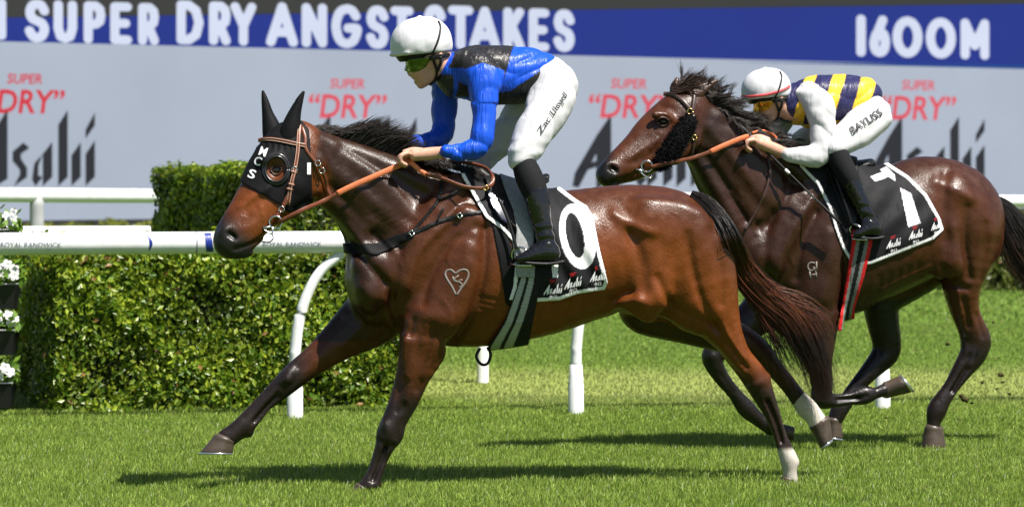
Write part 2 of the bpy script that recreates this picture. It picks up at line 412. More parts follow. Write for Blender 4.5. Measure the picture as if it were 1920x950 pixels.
def subdivide2d(V, F, maxlen):
    V = [tuple(v) for v in V]; out = []; todo = []
    for f in F:
        for i in range(1, len(f) - 1): todo.append((f[0], f[i], f[i + 1]))
    mid = {}
    while todo:
        t = todo.pop(); L = [(math.dist(V[t[i]], V[t[(i + 1) % 3]]), i) for i in range(3)]; l, i = max(L)
        if l <= maxlen or len(V) > 20000: out.append(t); continue
        a, b, c = t[i], t[(i + 1) % 3], t[(i + 2) % 3]; k = (min(a, b), max(a, b))
        if k not in mid: mid[k] = len(V); V.append(((V[a][0] + V[b][0]) / 2, (V[a][1] + V[b][1]) / 2))
        todo += [(a, mid[k], c), (mid[k], b, c)]
    return np.array(V), out
def decal(name, F, T, o, u, v, off, material, parent, maxlen=8, lift=1.2, fit=False):
    """flat print laid on the surface of field F: box corner o (pixels, bottom left), baseline vector u, upward vector v"""
    V, Fc = T; xy = np.asarray(o, float) + V[:, :1] * np.asarray(u, float) + V[:, 1:] * np.asarray(v, float)
    xy, Fc = subdivide2d(xy, Fc, maxlen)
    z = F.near_z(xy[:, 0], xy[:, 1], off); ok = ~np.isnan(z)
    if fit and ok.sum() > 12:
        x_, y_ = (xy[:, 0] - xy[:, 0].mean()) / 50, (xy[:, 1] - xy[:, 1].mean()) / 50; A = np.stack([np.ones_like(x_), x_, y_, x_ * x_, x_ * y_, y_ * y_], 1)
        z = A @ np.linalg.lstsq(A[ok], z[ok], rcond=None)[0]
    z = np.where(np.isnan(z), np.nanmedian(z), z) + lift
    W = np.stack(F.fr.P(xy[:, 0], xy[:, 1], z), 1); W = F.fr.W(W)
    Fc = [f if np.cross(W[f[1]] - W[f[0]], W[f[2]] - W[f[0]])[1] < 0 else f[::-1] for f in Fc]
    return mesh_obj(name, W, Fc, material, parent, smooth=False)
def lie(F, P, off, sub=6, zr=None):
    """carry a polyline of pixels onto the surface of F"""
    P = smooth_line(P, sub); z = F.near_z(P[:, 0], P[:, 1], off); ok = ~np.isnan(z)
    z = np.interp(np.arange(len(z)), np.flatnonzero(ok), z[ok])
    return np.stack(F.fr.P(P[:, 0], P[:, 1], z), 1)
def box_w(x0, x1, y0, y1, z0, z1, o=0):
    V = np.array([(x, y, z) for x in (x0, x1) for y in (y0, y1) for z in (z0, z1)])
    F = [(0, 1, 3, 2), (4, 6, 7, 5), (0, 4, 5, 1), (2, 3, 7, 6), (0, 2, 6, 4), (1, 5, 7, 3)]
    return V, F
rng = np.random.default_rng(7)

# ================================================================== the setting
def turf_cols(X, Y, r):
    """mown stripes of the course: colour of the turf itself by place"""
    base = lerp(np.array([0.175, 0.275, 0.034]), np.array([0.31, 0.41, 0.075]), r)
    pale = lerp(np.array([0.27, 0.34, 0.09]), np.array([0.36, 0.41, 0.14]), r)
    far = lerp(np.array([0.19, 0.28, 0.045]), np.array([0.25, 0.35, 0.07]), r)
    e = 0.5 * np.sin(X * 1.7) + 0.3 * np.sin(X * 4.1 + 1)
    k1 = sstep(4.7, 6.2, Y + 0.5 * e); k2 = sstep(8.2, 9.6, Y + 0.5 * e)
    c = base * (1 - k1)[..., None] + pale * k1[..., None]
    c = c * (1 - k2)[..., None] + far * k2[..., None]
    return c
gm = bpy.data.materials.new("turf"); gm.use_nodes = True
nt = gm.node_tree; n = nt.nodes; l = nt.links; b = n["Principled BSDF"]; b.inputs["Roughness"].default_value = 0.9; b.inputs["Specular IOR Level"].default_value = 0.1
tc = n.new("ShaderNodeTexCoord"); sx = n.new("ShaderNodeSeparateXYZ"); l.new(tc.outputs["Object"], sx.inputs[0])
n1 = n.new("ShaderNodeTexNoise"); n1.inputs["Scale"].default_value = 0.8; n1.inputs["Detail"].default_value = 6; l.new(tc.outputs["Object"], n1.inputs["Vector"])
n2 = n.new("ShaderNodeTexNoise"); n2.inputs["Scale"].default_value = 22; n2.inputs["Detail"].default_value = 6; l.new(tc.outputs["Object"], n2.inputs["Vector"])
ad = n.new("ShaderNodeMath"); ad.operation = 'MULTIPLY_ADD'; ad.inputs[1].default_value = 1.6; l.new(n1.outputs["Fac"], ad.inputs[0]); l.new(sx.outputs["Y"], ad.inputs[2])
mr = n.new("ShaderNodeMapRange"); mr.inputs["From Min"].default_value = 0; mr.inputs["From Max"].default_value = 40; l.new(ad.outputs[0], mr.inputs["Value"])
cr = n.new("ShaderNodeValToRGB"); l.new(mr.outputs[0], cr.inputs[0]); e = cr.color_ramp.elements
e[0].position = 0; e[0].color = (0.0558, 0.1054, 0.0124, 1); e[1].position = 1; e[1].color = (0.0806, 0.1302, 0.0205, 1)
for p, c in ((0.13, (0.0558, 0.1054, 0.0124, 1)), (0.18, (0.2400, 0.2800, 0.0720, 1)), (0.22, (0.2400, 0.2800, 0.0720, 1)), (0.265, (0.0930, 0.1550, 0.0217, 1)), (0.34, (0.0806, 0.1426, 0.0186, 1)), (0.5, (0.0930, 0.1550, 0.0236, 1)), (0.62, (0.0744, 0.1302, 0.0186, 1))):
    q = e.new(p); q.color = c
mx = n.new("ShaderNodeMix"); mx.data_type = 'RGBA'; mx.blend_type = 'MULTIPLY'; mx.inputs["Factor"].default_value = 1
m2 = n.new("ShaderNodeMapRange"); m2.inputs["From Min"].default_value = .3; m2.inputs["From Max"].default_value = .7; m2.inputs["To Min"].default_value = .7; m2.inputs["To Max"].default_value = 1.25
l.new(n2.outputs["Fac"], m2.inputs["Value"]); l.new(cr.outputs[0], mx.inputs["A"]); l.new(m2.outputs[0], mx.inputs["B"]); l.new(mx.outputs["Result"], b.inputs["Base Color"])
bp = n.new("ShaderNodeBump"); bp.inputs["Distance"].default_value = 0.03; l.new(n2.outputs["Fac"], bp.inputs["Height"]); l.new(bp.outputs[0], b.inputs["Normal"])
R = 900.0
g = mesh_obj("ground", [(-R, -R, 0), (R, -R, 0), (R, R, 0), (-R, R, 0)], [(0, 1, 2, 3)], gm); tag(g, kind="structure")

def blades(name, label, Y0, Y1, dens, h0, h1, w, seed, pale=0.006):
    r = np.random.default_rng(seed); MG = 3.0; N = int(dens * (Y1 - Y0) * 2 * ((CAMD + Y1) * 960 / FPX + MG))
    Y = r.uniform(Y0, Y1, N); hw = (CAMD + Y) * 960 / FPX; X = r.uniform(-1, 1, N) * ((CAMD + Y1) * 960 / FPX + MG); k = r.uniform(0, 1, N) < np.interp(np.abs(X) - hw, [0.3, 0.9, MG - .4, MG], [1, .4, .3, 0]); X, Y = X[k], Y[k]; N = len(X)
    clump = 0.5 + 0.5 * np.sin(X * 9 + 2 * np.sin(Y * 7)) * np.sin(Y * 11 + 1.5 * np.sin(X * 5))
    patch = 0.5 + 0.5 * np.sin(X * 2.3 + 1.7 * np.sin(Y * 1.9)) * np.sin(Y * 3.1 + 1.3 * np.sin(X * 1.3)); H = r.uniform(h0, h1, N) * (0.6 + 0.4 * clump + 0.3 * patch); a = r.uniform(0, 6.283, N); la = r.uniform(0, 6.283, N); lean = np.abs(r.normal(0.3, 0.32, N)) * H
    W = w * r.uniform(0.6, 1.3, N); dx, dy = np.cos(a) * W / 2, np.sin(a) * W / 2; lx, ly = np.cos(la) * lean + 0.12 * H, np.sin(la) * lean
    z0 = np.full(N, -0.004)
    V = np.stack([np.stack([X - dx, Y - dy, z0], 1), np.stack([X + dx, Y + dy, z0], 1),
                  np.stack([X + lx * .35 - dx * .8, Y + ly * .35 - dy * .8, H * .6], 1), np.stack([X + lx * .35 + dx * .8, Y + ly * .35 + dy * .8, H * .6], 1),
                  np.stack([X + lx - dx * .12, Y + ly - dy * .12, H], 1), np.stack([X + lx + dx * .12, Y + ly + dy * .12, H], 1)], 1).reshape(-1, 3)
    B = np.arange(N)[:, None] * 6
    F = np.concatenate([B + np.array([0, 1, 3, 2]), B + np.array([2, 3, 5, 4])], 0)
    C = turf_cols(X, Y, np.clip(r.uniform(-.2, 1, N) + .3 * patch, 0, 1)) * r.uniform(0.5, 1.4, N)[:, None]
    yel = r.uniform(0, 1, N) < 0.05; C[yel] = np.array([0.30, 0.30, 0.09]) * r.uniform(0.6, 1.1, yel.sum())[:, None]
    pl = r.uniform(0, 1, N) < pale; C[pl] = (0.62, 0.66, 0.5)  # a few blades coloured pale, as bright glints and clippings
    C = np.repeat(C, 6, 0)
    o = mesh_obj(name, V, F, GRASS, None, C, smooth=False); return tag(o, label, "grass", kind="stuff")
GRASS = leaf_mat("grass_blade", 0.5, 0.3, 0.35)
blades("grass", "short green turf of the track under the hooves", -1.6, 3.0, 8600, 0.017, 0.040, 0.0033, 1, 0.008)
blades("grass", "green turf around the foot of the white running rail", 3.0, 6.0, 4800, 0.017, 0.036, 0.0045, 2, 0.002)
blades("grass", "pale yellowish mown turf beyond the white running rail", 6.0, 16.0, 1000, 0.013, 0.028, 0.009, 3, 0.0)
blades("grass", "far mid green turf reaching back to the screen", 16.0, 34.0, 150, 0.02, 0.045, 0.022, 4, 0.0)

# ------------------------------------------------------------------ hedges of small leaves
def hedge(name, label, A, B, depth, top, dens, leaf, seed, colA, colB, bare=0.0, jit=0.035):
    """A, B ground ends of the front face; depth away from the camera"""
    r = np.random.default_rng(seed); ln = Line(A, B); nrm = np.array([ln.d[1], -ln.d[0], 0]); dr = np.array([*ln.d, 0]); up = np.array([0, 0, 1.0])
    A3 = np.array([A[0], A[1], 0.0]); L = ln.L
    root = empty(name, tuple(A3), label, "hedge")
    faces = [(A3, dr * L, up * top, nrm), (A3 - nrm * depth, nrm * depth, up * top, -dr), (A3 + dr * L, -nrm * depth, up * top, dr), (A3 + up * top, dr * L, -nrm * depth, up), (A3 - nrm * depth, dr * L, up * top, -nrm)]
    Vs, Cs = [], []
    for (o, e1, e2, nn) in faces:
        area = np.linalg.norm(e1) * np.linalg.norm(e2); N = int(dens * area * (0.35 if nn is faces[4][3] else 1))
        u, v = r.uniform(0, 1, N), r.uniform(0, 1, N)
        P = o + u[:, None] * e1 + v[:, None] * e2
        lump = np.sin(P[:, 0] * 5 + seed) * np.sin(P[:, 2] * 7 + P[:, 1] * 4) + 0.5 * np.sin(P[:, 0] * 13 + 2 * P[:, 2]) * np.sin(P[:, 2] * 17 + P[:, 1] * 9)
        P = P + nn * (r.normal(0, jit, N) + 0.045 * lump)[:, None] - nn * 0.02
        d = nn + r.normal(0, 0.5, (N, 3)); d /= np.linalg.norm(d, axis=1)[:, None]
        t = np.cross(d, r.normal(0, 1, (N, 3))); t /= np.linalg.norm(t, axis=1)[:, None]; s2 = np.cross(d, t)
        ls = leaf * r.uniform(0.55, 1.25, N)[:, None]
        q = np.stack([P - t * ls, P + s2 * ls * .55 + d * ls * .12, P + t * ls, P - s2 * ls * .55 + d * ls * .12], 1); Vs.append(q.reshape(-1, 3))
        c = lerp(colA, colB, r.uniform(0, 1, N) ** 1.3) * (0.8 + 0.2 * lump)[:, None] * r.uniform(0.75, 1.25, N)[:, None]  # colour follows the lumps: hollows painted darker, as if shaded
        br = r.uniform(0, 1, N) < 0.012; c[br] = (0.28, 0.15, 0.05)
        Cs.append(np.repeat(np.clip(c, 0.004, 1), 4, 0))
    V = np.concatenate(Vs); N = len(V) // 4; F = (np.arange(N)[:, None] * 4 + np.array([0, 1, 2, 3])).astype(np.int32)
    lf = mesh_obj("leaves", V, F, HEDGE, root, np.concatenate(Cs), smooth=False); lf["kind"] = "stuff"
    i = 0.05; c0 = A3 + dr * i - nrm * i; e1 = dr * (L - 2 * i); e2 = -nrm * (depth - 2 * i); e3 = up * (top - i)
    V = [c0 + a * e1 + b_ * e2 + c * e3 for a in (0, 1) for b_ in (0, 1) for c in (0, 1)]
    mesh_obj("dark_core", V, box_w(0, 1, 0, 1, 0, 1)[1], HCORE, root, smooth=False)  # solid inner box, coloured dark as the shade in gaps between leaves
    return root
HEDGE = leaf_mat("hedge_leaf", 0.36, 0.35, 0.45)
HCORE = mat("hedge_dark_core", (0.022, 0.028, 0.008), 0.95, 0.1, nscale=40, namp=0.5, bump=0.02, bscale=50)
ga, gb = np.array([0.075, 0.17, 0.010]), np.array([0.36, 0.44, 0.03])
hA = ground_at(103, 776); hB = ground_at(775, 762)
hedge("hedge", "clipped leafy hedge with its lit face behind the white running rail", hA, hB, 2.2, 1.0, 7600, 0.0235, 5, ga, gb)
tl = ground_at(500, 716)
hedge("hedge", "taller box hedge with bright top rising behind the hooded bay head", tl, tl + np.array([1.1, 0.40, 0]), 3.5, 1.535, 3200, 0.027, 6, ga * .9, gb * .9, jit=0.018)

# ------------------------------------------------------------------ running rails
WHITE = mat("rail_white_plastic", (0.78, 0.79, 0.80), 0.38, 0.45, nscale=14, namp=0.10, bump=0.0008, bscale=20, rvar=0.1)
WGREY = mat("rail_grey_plastic", (0.36, 0.37, 0.38), 0.5, 0.4, nscale=12, namp=0.12)
NAVYP = mat("rail_blue_print", tuple(srgb(30, 50, 135)), 0.4)
GREYP = mat("rail_grey_print", tuple(srgb(120, 125, 140)), 0.5)
gA, gB = ground_at(553, 785), ground_at(1655, 766)
RL = Line(gA, gB); RH = 1.096; RR = 0.069
r1 = empty("running_rail", tuple(RL.p(RL.u(553), 0)), "near white plastic running rail with curved posts, in front of the hedge", "rail")
ua, ub = RL.u(-900), RL.u(3300)
V, F = tube([RL.p(u, RH) for u in np.linspace(ua, ub, 30)], RR, 24); mesh_obj("rail", V, F, WHITE, r1)
for u in np.arange(ua + 0.3, ub, 1.85):
    V, F = tube([RL.p(u + a_, RH) for a_ in (-.004, -.003, .003, .004)], [RR, RR + .0012, RR + .0012, RR], 24); mesh_obj("joint", V, F, GREYP, r1)
for xp in (553, 1080, 1655, 26 - 3):
    u0 = RL.u(xp); s = s_at(RL.p(u0, 0)[1])
    prof = [(0, 0.30), (0.002, 0.42), (0.02, 0.58), (0.05, 0.70), (0.105, 0.83), (0.175, 0.93), (0.262, 1.00), (0.30, 1.03)]
    prof = smooth_line(prof, 4)
    P = [RL.p(u0 + a, z) for a, z in prof]
    if xp < 100: continue
    V, F = tube(P, np.interp(prof[:, 1], [0.3, 0.6, 1.03], [0.036, 0.036, 0.030]), 14); po = mesh_obj("post", V, F, WHITE, r1)
    V, F = tube([RL.p(u0, z) for z in (0.0, 0.008, 0.19, 0.196, 0.235, 0.24, 0.31, 0.315)], [0.052, 0.050, 0.050, 0.047, 0.047, 0.044, 0.042, 0.036], 18)
    mesh_obj("post_sleeve", V, F, WHITE, po)
def on_rail(name, T, x0, x1, y0, y1, m, shear=0.0):
    """print wrapped round the camera side of the rail"""
    V, Fc = T; xy = np.stack([x0 + V[:, 0] * (x1 - x0) + shear * (V[:, 1] - .5), y1 - V[:, 1] * (y1 - y0)], 1); xy, Fc = subdivide2d(xy, Fc, 6)
    W = []
    for x, y in xy:
        u = RL.u(x); q = RL.p(u, RH, RR); s = s_at(q[1]); z = CAMH - (y - HOR) / s
        dz = np.clip((z - RH) / RR, -.98, .98); W.append(RL.p(u, RH + RR * dz * 1.012, RR * math.sqrt(1 - dz * dz) * 1.012 + 0.0015))
    W = np.array(W); Fc = [f if np.cross(W[f[1]] - W[f[0]], W[f[2]] - W[f[0]])[1] < 0 else f[::-1] for f in Fc]
    return mesh_obj(name, W, Fc, m, r1, smooth=False)
on_rail("lettering", text2d("ROYAL RANDWICK", 0.0), 0, 114, 454, 463, GREYP)
on_rail("lettering", text2d("ROYAL RANDWICK", 0.0), 490, 600, 453, 462, GREYP)
rect = (np.array([(0, 0), (1, 0), (1, 1), (0, 1.0)]), [(0, 1, 2, 3)])
def arc2d(n=14, wd=0.5):
    V, F = [], []
    for i in range(n + 1):
        t = i / n; x = math.sin(t * math.pi) ** 0.8; V += [(x * 0.8, t), (x * 0.8 - 0.02 - wd * math.sin(t * math.pi * .9), t)]
    for i in range(n): F.append((2 * i, 2 * i + 1, 2 * i + 3, 2 * i + 2))
    return np.array(V), F
on_rail("blue_emblem", arc2d(), 275, 286, 441, 472, NAVYP)
on_rail("blue_band", rect, 383, 396, 437, 472, NAVYP, shear=-4)
# the rail farther back, on grey posts
fA = at(60, 366, 15.3); fB = at(1900, 377, 22.6)
r2 = empty("running_rail", (fA[0], fA[1], 0), "far white rail on a grey post before the giant screen", "rail")
def lp(t, z=0): return fA + (fB - fA) * t
V, F = tube([lp(t) for t in np.linspace(-0.5, 1.9, 30)], 0.07, 20); mesh_obj("rail", V, F, WHITE, r2)
for t, w, m in ((0.004, 0.068, WGREY), (0.76, 0.06, WHITE)):
    q = lp(t); V, F = tube([(q[0], q[1], z) for z in (0, 0.02, q[2] - 0.1, q[2] - 0.02)], [w * 1.1, w, w, w], 18); mesh_obj("post", V, F, m, r2)
q2 = [at(-200, 440, 8.0), at(300, 438, 8.6)]
r3 = empty("running_rail", (q2[0][0], q2[0][1], 0), "short low white rail just above the near rail at left", "rail")
V, F = tube([q2[0] + (q2[1] - q2[0]) * t for t in np.linspace(0, 0.96, 8)], 0.06, 18); mesh_obj("rail", V, F, WHITE, r3)
for t in (0.12, 0.5, 0.9):
    q = q2[0] + (q2[1] - q2[0]) * t; V, F = tube([(q[0], q[1], 0), (q[0], q[1], q[2] - .03)], 0.035, 12); mesh_obj("post", V, F, WHITE, r3)
pb = ground_at(905, 718)
r4 = empty("rail_post", tuple(pb), "slim white post standing in pale turf behind the dangling girth strap", "post")
V, F = tube([pb + np.array([0, 0, z]) for z in (0, .01, .5, .9)], [.046, .044, .044, .042], 16); mesh_obj("post", V, F, WHITE, r4)
V, F = tube([pb + np.array([0, 0, z]) for z in (0.9, .91, .94)], [.05, .05, .02], 16); mesh_obj("cap", V, F, WHITE, r4)

# ------------------------------------------------------------------ giant video screen
SA = at(0, 300, 44.0); SB = at(1920, 300, 60.0); SL = Line(SA, SB)
scr = empty("video_screen", tuple(SL.p(SL.u(960), 0)), "giant outdoor video screen showing the race name banner over pale panel", "screen")
def screen_mat(name, col, e, lines=True):
    m = bpy.data.materials.new(name); m.use_nodes = True; nt = m.node_tree; n = nt.nodes; l = nt.links; b = n["Principled BSDF"]
    b.inputs["Roughness"].default_value = 0.8; b.inputs["Specular IOR Level"].default_value = 0.05
    tc = n.new("ShaderNodeTexCoord"); sp = n.new("ShaderNodeSeparateXYZ"); l.new(tc.outputs["Object"], sp.inputs[0])
    w = n.new("ShaderNodeMath"); w.operation = 'SINE'; ml = n.new("ShaderNodeMath"); ml.operation = 'MULTIPLY'; ml.inputs[1].default_value = 2 * math.pi / 0.058
    l.new(sp.outputs["Z"], ml.inputs[0]); l.new(ml.outputs[0], w.inputs[0])
    t = n.new("ShaderNodeTexNoise"); t.inputs["Scale"].default_value = 0.35; t.inputs["Detail"].default_value = 3; l.new(tc.outputs["Object"], t.inputs["Vector"])
    a = n.new("ShaderNodeMapRange"); a.inputs["From Min"].default_value = -1; a.inputs["To Min"].default_value = 0.86 if lines else 0.95; a.inputs["To Max"].default_value = 1.1 if lines else 1.03; l.new(w.outputs[0], a.inputs["Value"])
    a2 = n.new("ShaderNodeMapRange"); a2.inputs["To Min"].default_value = 0.88; a2.inputs["To Max"].default_value = 1.12; l.new(t.outputs["Fac"], a2.inputs["Value"])
    mm = n.new("ShaderNodeMath"); mm.operation = 'MULTIPLY'; l.new(a.outputs[0], mm.inputs[0]); l.new(a2.outputs[0], mm.inputs[1])
    mx = n.new("ShaderNodeMix"); mx.data_type = 'RGBA'; mx.blend_type = 'MULTIPLY'; mx.inputs["Factor"].default_value = 1; mx.inputs["A"].default_value = (*col, 1); l.new(mm.outputs[0], mx.inputs["B"])
    b.inputs["Base Color"].default_value = (0.008, 0.008, 0.01, 1); l.new(mx.outputs["Result"], b.inputs["Emission Color"]); b.inputs["Emission Strength"].default_value = e * 2 ** -EXPO
    return m
M_PALE = screen_mat("screen_pale", srgb(176, 186, 201), 1.0); M_NAVY = screen_mat("screen_blue", srgb(26, 48, 138), 1.0, False)
M_WH = screen_mat("screen_white", srgb(214, 222, 243), 1.0, False); M_RED = screen_mat("screen_red", srgb(226, 82, 98), 1.0); M_INK = screen_mat("screen_ink", srgb(45, 48, 54), 0.8)
M_TEAL = screen_mat("screen_teal", srgb(18, 66, 138), 1.0, False); M_REDD = screen_mat("screen_red_deep", srgb(214, 48, 62), 1.0)
M_BLK = mat("screen_frame", (0.012, 0.012, 0.014), 0.6)
u0, u1 = SL.u(-900), SL.u(3000)
zt, zb_ = SL.z(0, 78), SL.z(0, 414)
ztop = SL.z(960, 14)
def slab(name, ua, ub, za, zb2, off, th, m, par=scr):
    V = [SL.p(u, z, o) for u in (ua, ub) for z in (za, zb2) for o in (off - th, off)]
    return mesh_obj(name, V, [(0, 1, 3, 2), (4, 6, 7, 5), (0, 4, 5, 1), (2, 3, 7, 6), (0, 2, 6, 4), (1, 5, 7, 3)], m, par, smooth=False)
slab("panel", u0, u1, zb_, zt, 0, 0.3, M_PALE)
def slab2(name, xa, xb, ya, yb, off, th, m, top=None):
    """slab whose upper or lower edge runs between two rows of the photo at columns 0 and 1920"""
    ua, ub = SL.u(0), SL.u(1920); zl = lambda u: np.interp(u, [ua, ub], [SL.z(0, 34), SL.z(1920, 8)]) + (0 if ua <= u <= ub else 0)
    V = []
    for u in (u0, u1):
        e_ = SL.z(0, 34) + (SL.z(1920, 8) - SL.z(0, 34)) * (u - ua) / (ub - ua)
        lo_, hi_ = (zt + 0.004, e_) if top is None else (e_ + 0.004, top)
        V += [SL.p(u, z, o) for z in (lo_, hi_) for o in (off - th, off)]
    return mesh_obj(name, V, [(0, 1, 3, 2), (4, 6, 7, 5), (0, 4, 5, 1), (2, 3, 7, 6), (0, 2, 6, 4), (1, 5, 7, 3)], m, scr, smooth=False)
slab2("banner", 0, 0, 0, 0, 0.01, 0.3, M_NAVY)
slab2("frame", 0, 0, 0, 0, 0.012, 0.3, M_BLK, ztop + 2.6)
slab("frame", u0 - .3, u1 + .3, zb_ - 0.45, zb_ - 0.004, 0.04, 0.6, M_BLK)
for u in np.linspace(u0, u1, 7): slab("support_leg", u - .12, u + .12, 0, zb_ - 0.45, -0.2, 0.3, M_BLK)
def on_screen(name, T, x0, x1, y0, y1, off, m):
    """y0, y1 top and bottom pixel row at the left end of the word"""
    ua, ub = SL.u(x0), SL.u(x1); za, zb2 = SL.z(x0, y1), SL.z(x0, y0); V, F = T
    W = [SL.p(ua + v[0] * (ub - ua), za + v[1] * (zb2 - za), off) for v in V]
    F = [f if np.cross(W[f[1]] - W[f[0]], W[f[2]] - W[f[0]])[1] < 0 else f[::-1] for f in F]
    return mesh_obj(name, W, F, m, scr, smooth=False)
GLYPH = {'S': [[(.93, .80), (.75, .96), (.5, 1), (.22, .95), (.08, .76), (.2, .58), (.5, .5), (.8, .42), (.93, .24), (.78, .05), (.5, 0), (.25, .04), (.05, .2)]], 'U': [[(.05, 1), (.05, .3), (.2, .06), (.5, 0), (.8, .06), (.95, .3), (.95, 1)]],
         'P': [[(.08, 0), (.08, 1)], [(.08, 1), (.6, 1), (.88, .9), (.95, .72), (.88, .54), (.6, .45), (.08, .45)]], 'E': [[(.9, 1), (.08, 1), (.08, 0), (.9, 0)], [(.08, .5), (.78, .5)]],
         'R': [[(.08, 0), (.08, 1)], [(.08, 1), (.6, 1), (.88, .9), (.95, .72), (.88, .54), (.6, .45), (.08, .45)], [(.5, .45), (.95, 0)]], 'D': [[(.08, 0), (.08, 1), (.45, 1), (.8, .85), (.95, .5), (.8, .15), (.45, 0), (.08, 0)]],
         'Y': [[(.02, 1), (.5, .45), (.98, 1)], [(.5, .45), (.5, 0)]], 'A': [[(0, 0), (.5, 1), (1, 0)], [(.2, .28), (.8, .28)]], 'N': [[(.06, 0), (.06, 1), (.94, 0), (.94, 1)]],
         'G': [[(.92, .8), (.75, .96), (.5, 1), (.2, .88), (.05, .5), (.2, .12), (.5, 0), (.8, .08), (.95, .3), (.95, .45), (.58, .45)]], 'T': [[(0, 1), (1, 1)], [(.5, 1), (.5, 0)]], 'K': [[(.08, 0), (.08, 1)], [(.9, 1), (.1, .42)], [(.35, .58), (.95, 0)]],
         'I': [[(.5, 0), (.5, 1)]], '1': [[(.5, 0), (.5, 1)]], '6': [[(.72, 1), (.35, .6), (.1, .32), (.2, .08), (.5, 0), (.8, .08), (.92, .32), (.8, .55), (.5, .63), (.25, .55), (.1, .32)]],
         '0': [[(.5 + .48 * math.sin(a * math.pi / 12), .5 + .5 * math.cos(a * math.pi / 12)) for a in range(25)]], 'M': [[(.04, 0), (.04, 1), (.5, .3), (.96, 1), (.96, 0)]]}
def banner_word(wd, spans, y0, y1, sw):
    """rounded bold strokes; spans are the outer pixel columns of each letter"""
    x0, x1 = spans[0][0], spans[-1][1]; G = Field(FRS, (x0 - 4, y0 - 4, -7), (x1 + 4, y1 + 4, 7), 1.75); X, Y = np.meshgrid(G.ax[0], G.ax[1], indexing='ij'); d = np.full(X.shape, 1e3)
    for ch, (a, b_) in zip(wd, spans):
        ia, ib = a + sw / 2, b_ - sw / 2; top, bot = y0 + sw / 2, y1 - sw / 2
        for st in GLYPH[ch]:
            P = np.array([(ia + q[0] * (ib - ia) if ib > ia else (a + b_) / 2, bot - q[1] * (bot - top)) for q in st])
            if ch in 'SUG6' or (ch in 'PRD' and len(st) > 4): P = smooth_line(P, 4) if ch in 'SG6' else P
            d = np.minimum(d, line_sd(X, Y, P) - sw / 2)
    G.d = np.maximum(d[:, :, None], np.abs(G.ax[2])[None, None, :] - 3).astype(np.float32); V, Q = G.mesh(0)
    ua, ub = SL.u(x0), SL.u(x1); za, zb2 = SL.z(x0, y1), SL.z(x0, y0)
    W = np.array([SL.p(ua + (v[0] - x0) / (x1 - x0) * (ub - ua), za + (y1 - v[1]) / (y1 - y0) * (zb2 - za), 0.02 + 0.004 * v[2]) for v in V])
    return mesh_obj("lettering", W, Q, M_WH, scr, smooth=False)
FRS = Frame(0.0)
for a_ in (("I", [(-8, 12)], -2, 75, 17), ("SUPER", [(44, 92), (97, 143), (152, 196), (202, 248), (255, 298)], -1, 79, 17), ("DRY", [(327, 382), (388, 432), (430, 480)], 1, 83, 17),
           ("ANGST", [(498, 556), (561, 612), (616, 676), (682, 728), (730, 774)], 4, 87, 17), ("STAKES", [(792, 835), (838, 884), (877, 934), (938, 982), (986, 1030), (1034, 1078)], 9, 91, 17), ("1600M", [(1604, 1622), (1626, 1668), (1670, 1727), (1732, 1790), (1797, 1855)], 28, 106, 17)):
    banner_word(*a_)
on_screen("teal_strip", (np.array([(0, 0), (1, 0.0), (1, 1.0)]), [(0, 1, 2)]), 1350, 2300, 101, 116, 0.02, M_TEAL)
for i, (x1, dy, w, rd) in enumerate(((177, 0, 235, M_REDD), (780, 9, 232, M_RED), (1312, 9, 240, M_RED), (1845, 12, 222, M_RED))):
    sc = 1 - 0.06 * i
    on_screen("emblem", beer2d(), x1 - w, x1, 204 + dy, 350 + dy * .2, 0.02, M_INK)
    on_screen("lettering", text2d("“DRY”", 0.02, 0.15), x1 - w * .87, x1 - w * .24, 166 + dy, 212 + dy, 0.02, rd)
    on_screen("lettering", text2d("SUPER", 0.02, 0.15), x1 - w * .70, x1 - w * .42, 138 + dy, 157 + dy, 0.02, rd)
lh = at(-100, 424, 40.0)
hedge("hedge", "low far yellowish hedge strip along the foot of the screen", (SL.p(SL.u(-300), 0, 2.5)), (SL.p(SL.u(2300), 0, 2.5)), 0.8, 0.40, 160, 0.10, 9, np.array([0.16, 0.2, 0.03]), np.array([0.32, 0.33, 0.05]), jit=0.05)
bq = ground_at(1885, 545)
hedge("hedge", "small far bush beneath the second tail at the right edge", bq + np.array([-.7, 0, 0]), bq + np.array([2.2, 0.2, 0]), 0.9, 0.42, 900, 0.05, 11, np.array([0.09, 0.13, 0.02]), np.array([0.24, 0.26, 0.05]), jit=0.08)

# ------------------------------------------------------------------ flower stand at the left edge
PLB = mat("planter_black", (0.012, 0.012, 0.013), 0.45, 0.5); PLG = mat("planter_rim", (0.25, 0.26, 0.27), 0.5)
PET = leaf_mat("white_petal", 0.5, 0.3, 0.3); FLF = leaf_mat("flower_leaf", 0.45, 0.3, 0.4)
YF = ground_at(0, 772)[1]; s = s_at(YF)
fs = empty("flower_stand", tuple(at(-20, 302, YF) * np.array([1, 1, 0])), "tiered black planter stand at the left edge", "planter")
X0, X1 = at(-110, 0, YF)[0], at(24, 0, YF)[0]
def tray(x0, x1, yc, hd, z1, h, m=PLB):
    V = []
    for zz, g_ in ((z1 - h, 0.03), (z1, 0.0), (z1, 0.012), (z1 - h * .5, 0.03)): V += [(x0 + g_, yc - hd + g_, zz), (x1 - g_, yc - hd + g_, zz), (x1 - g_, yc + hd - g_, zz), (x0 + g_, yc + hd - g_, zz)]
    F = [(3, 2, 1, 0)] + [(i * 4 + j, i * 4 + (j + 1) % 4, i * 4 + 4 + (j + 1) % 4, i * 4 + 4 + j) for i in range(3) for j in range(4)] + [(12, 13, 14, 15)]
    return V, F
tiers = [(430, 32, -0.30, 16), (531, 36, -0.2, 34), (617, 34, -0.1, 38), (715, 28, 0.0, 40)]
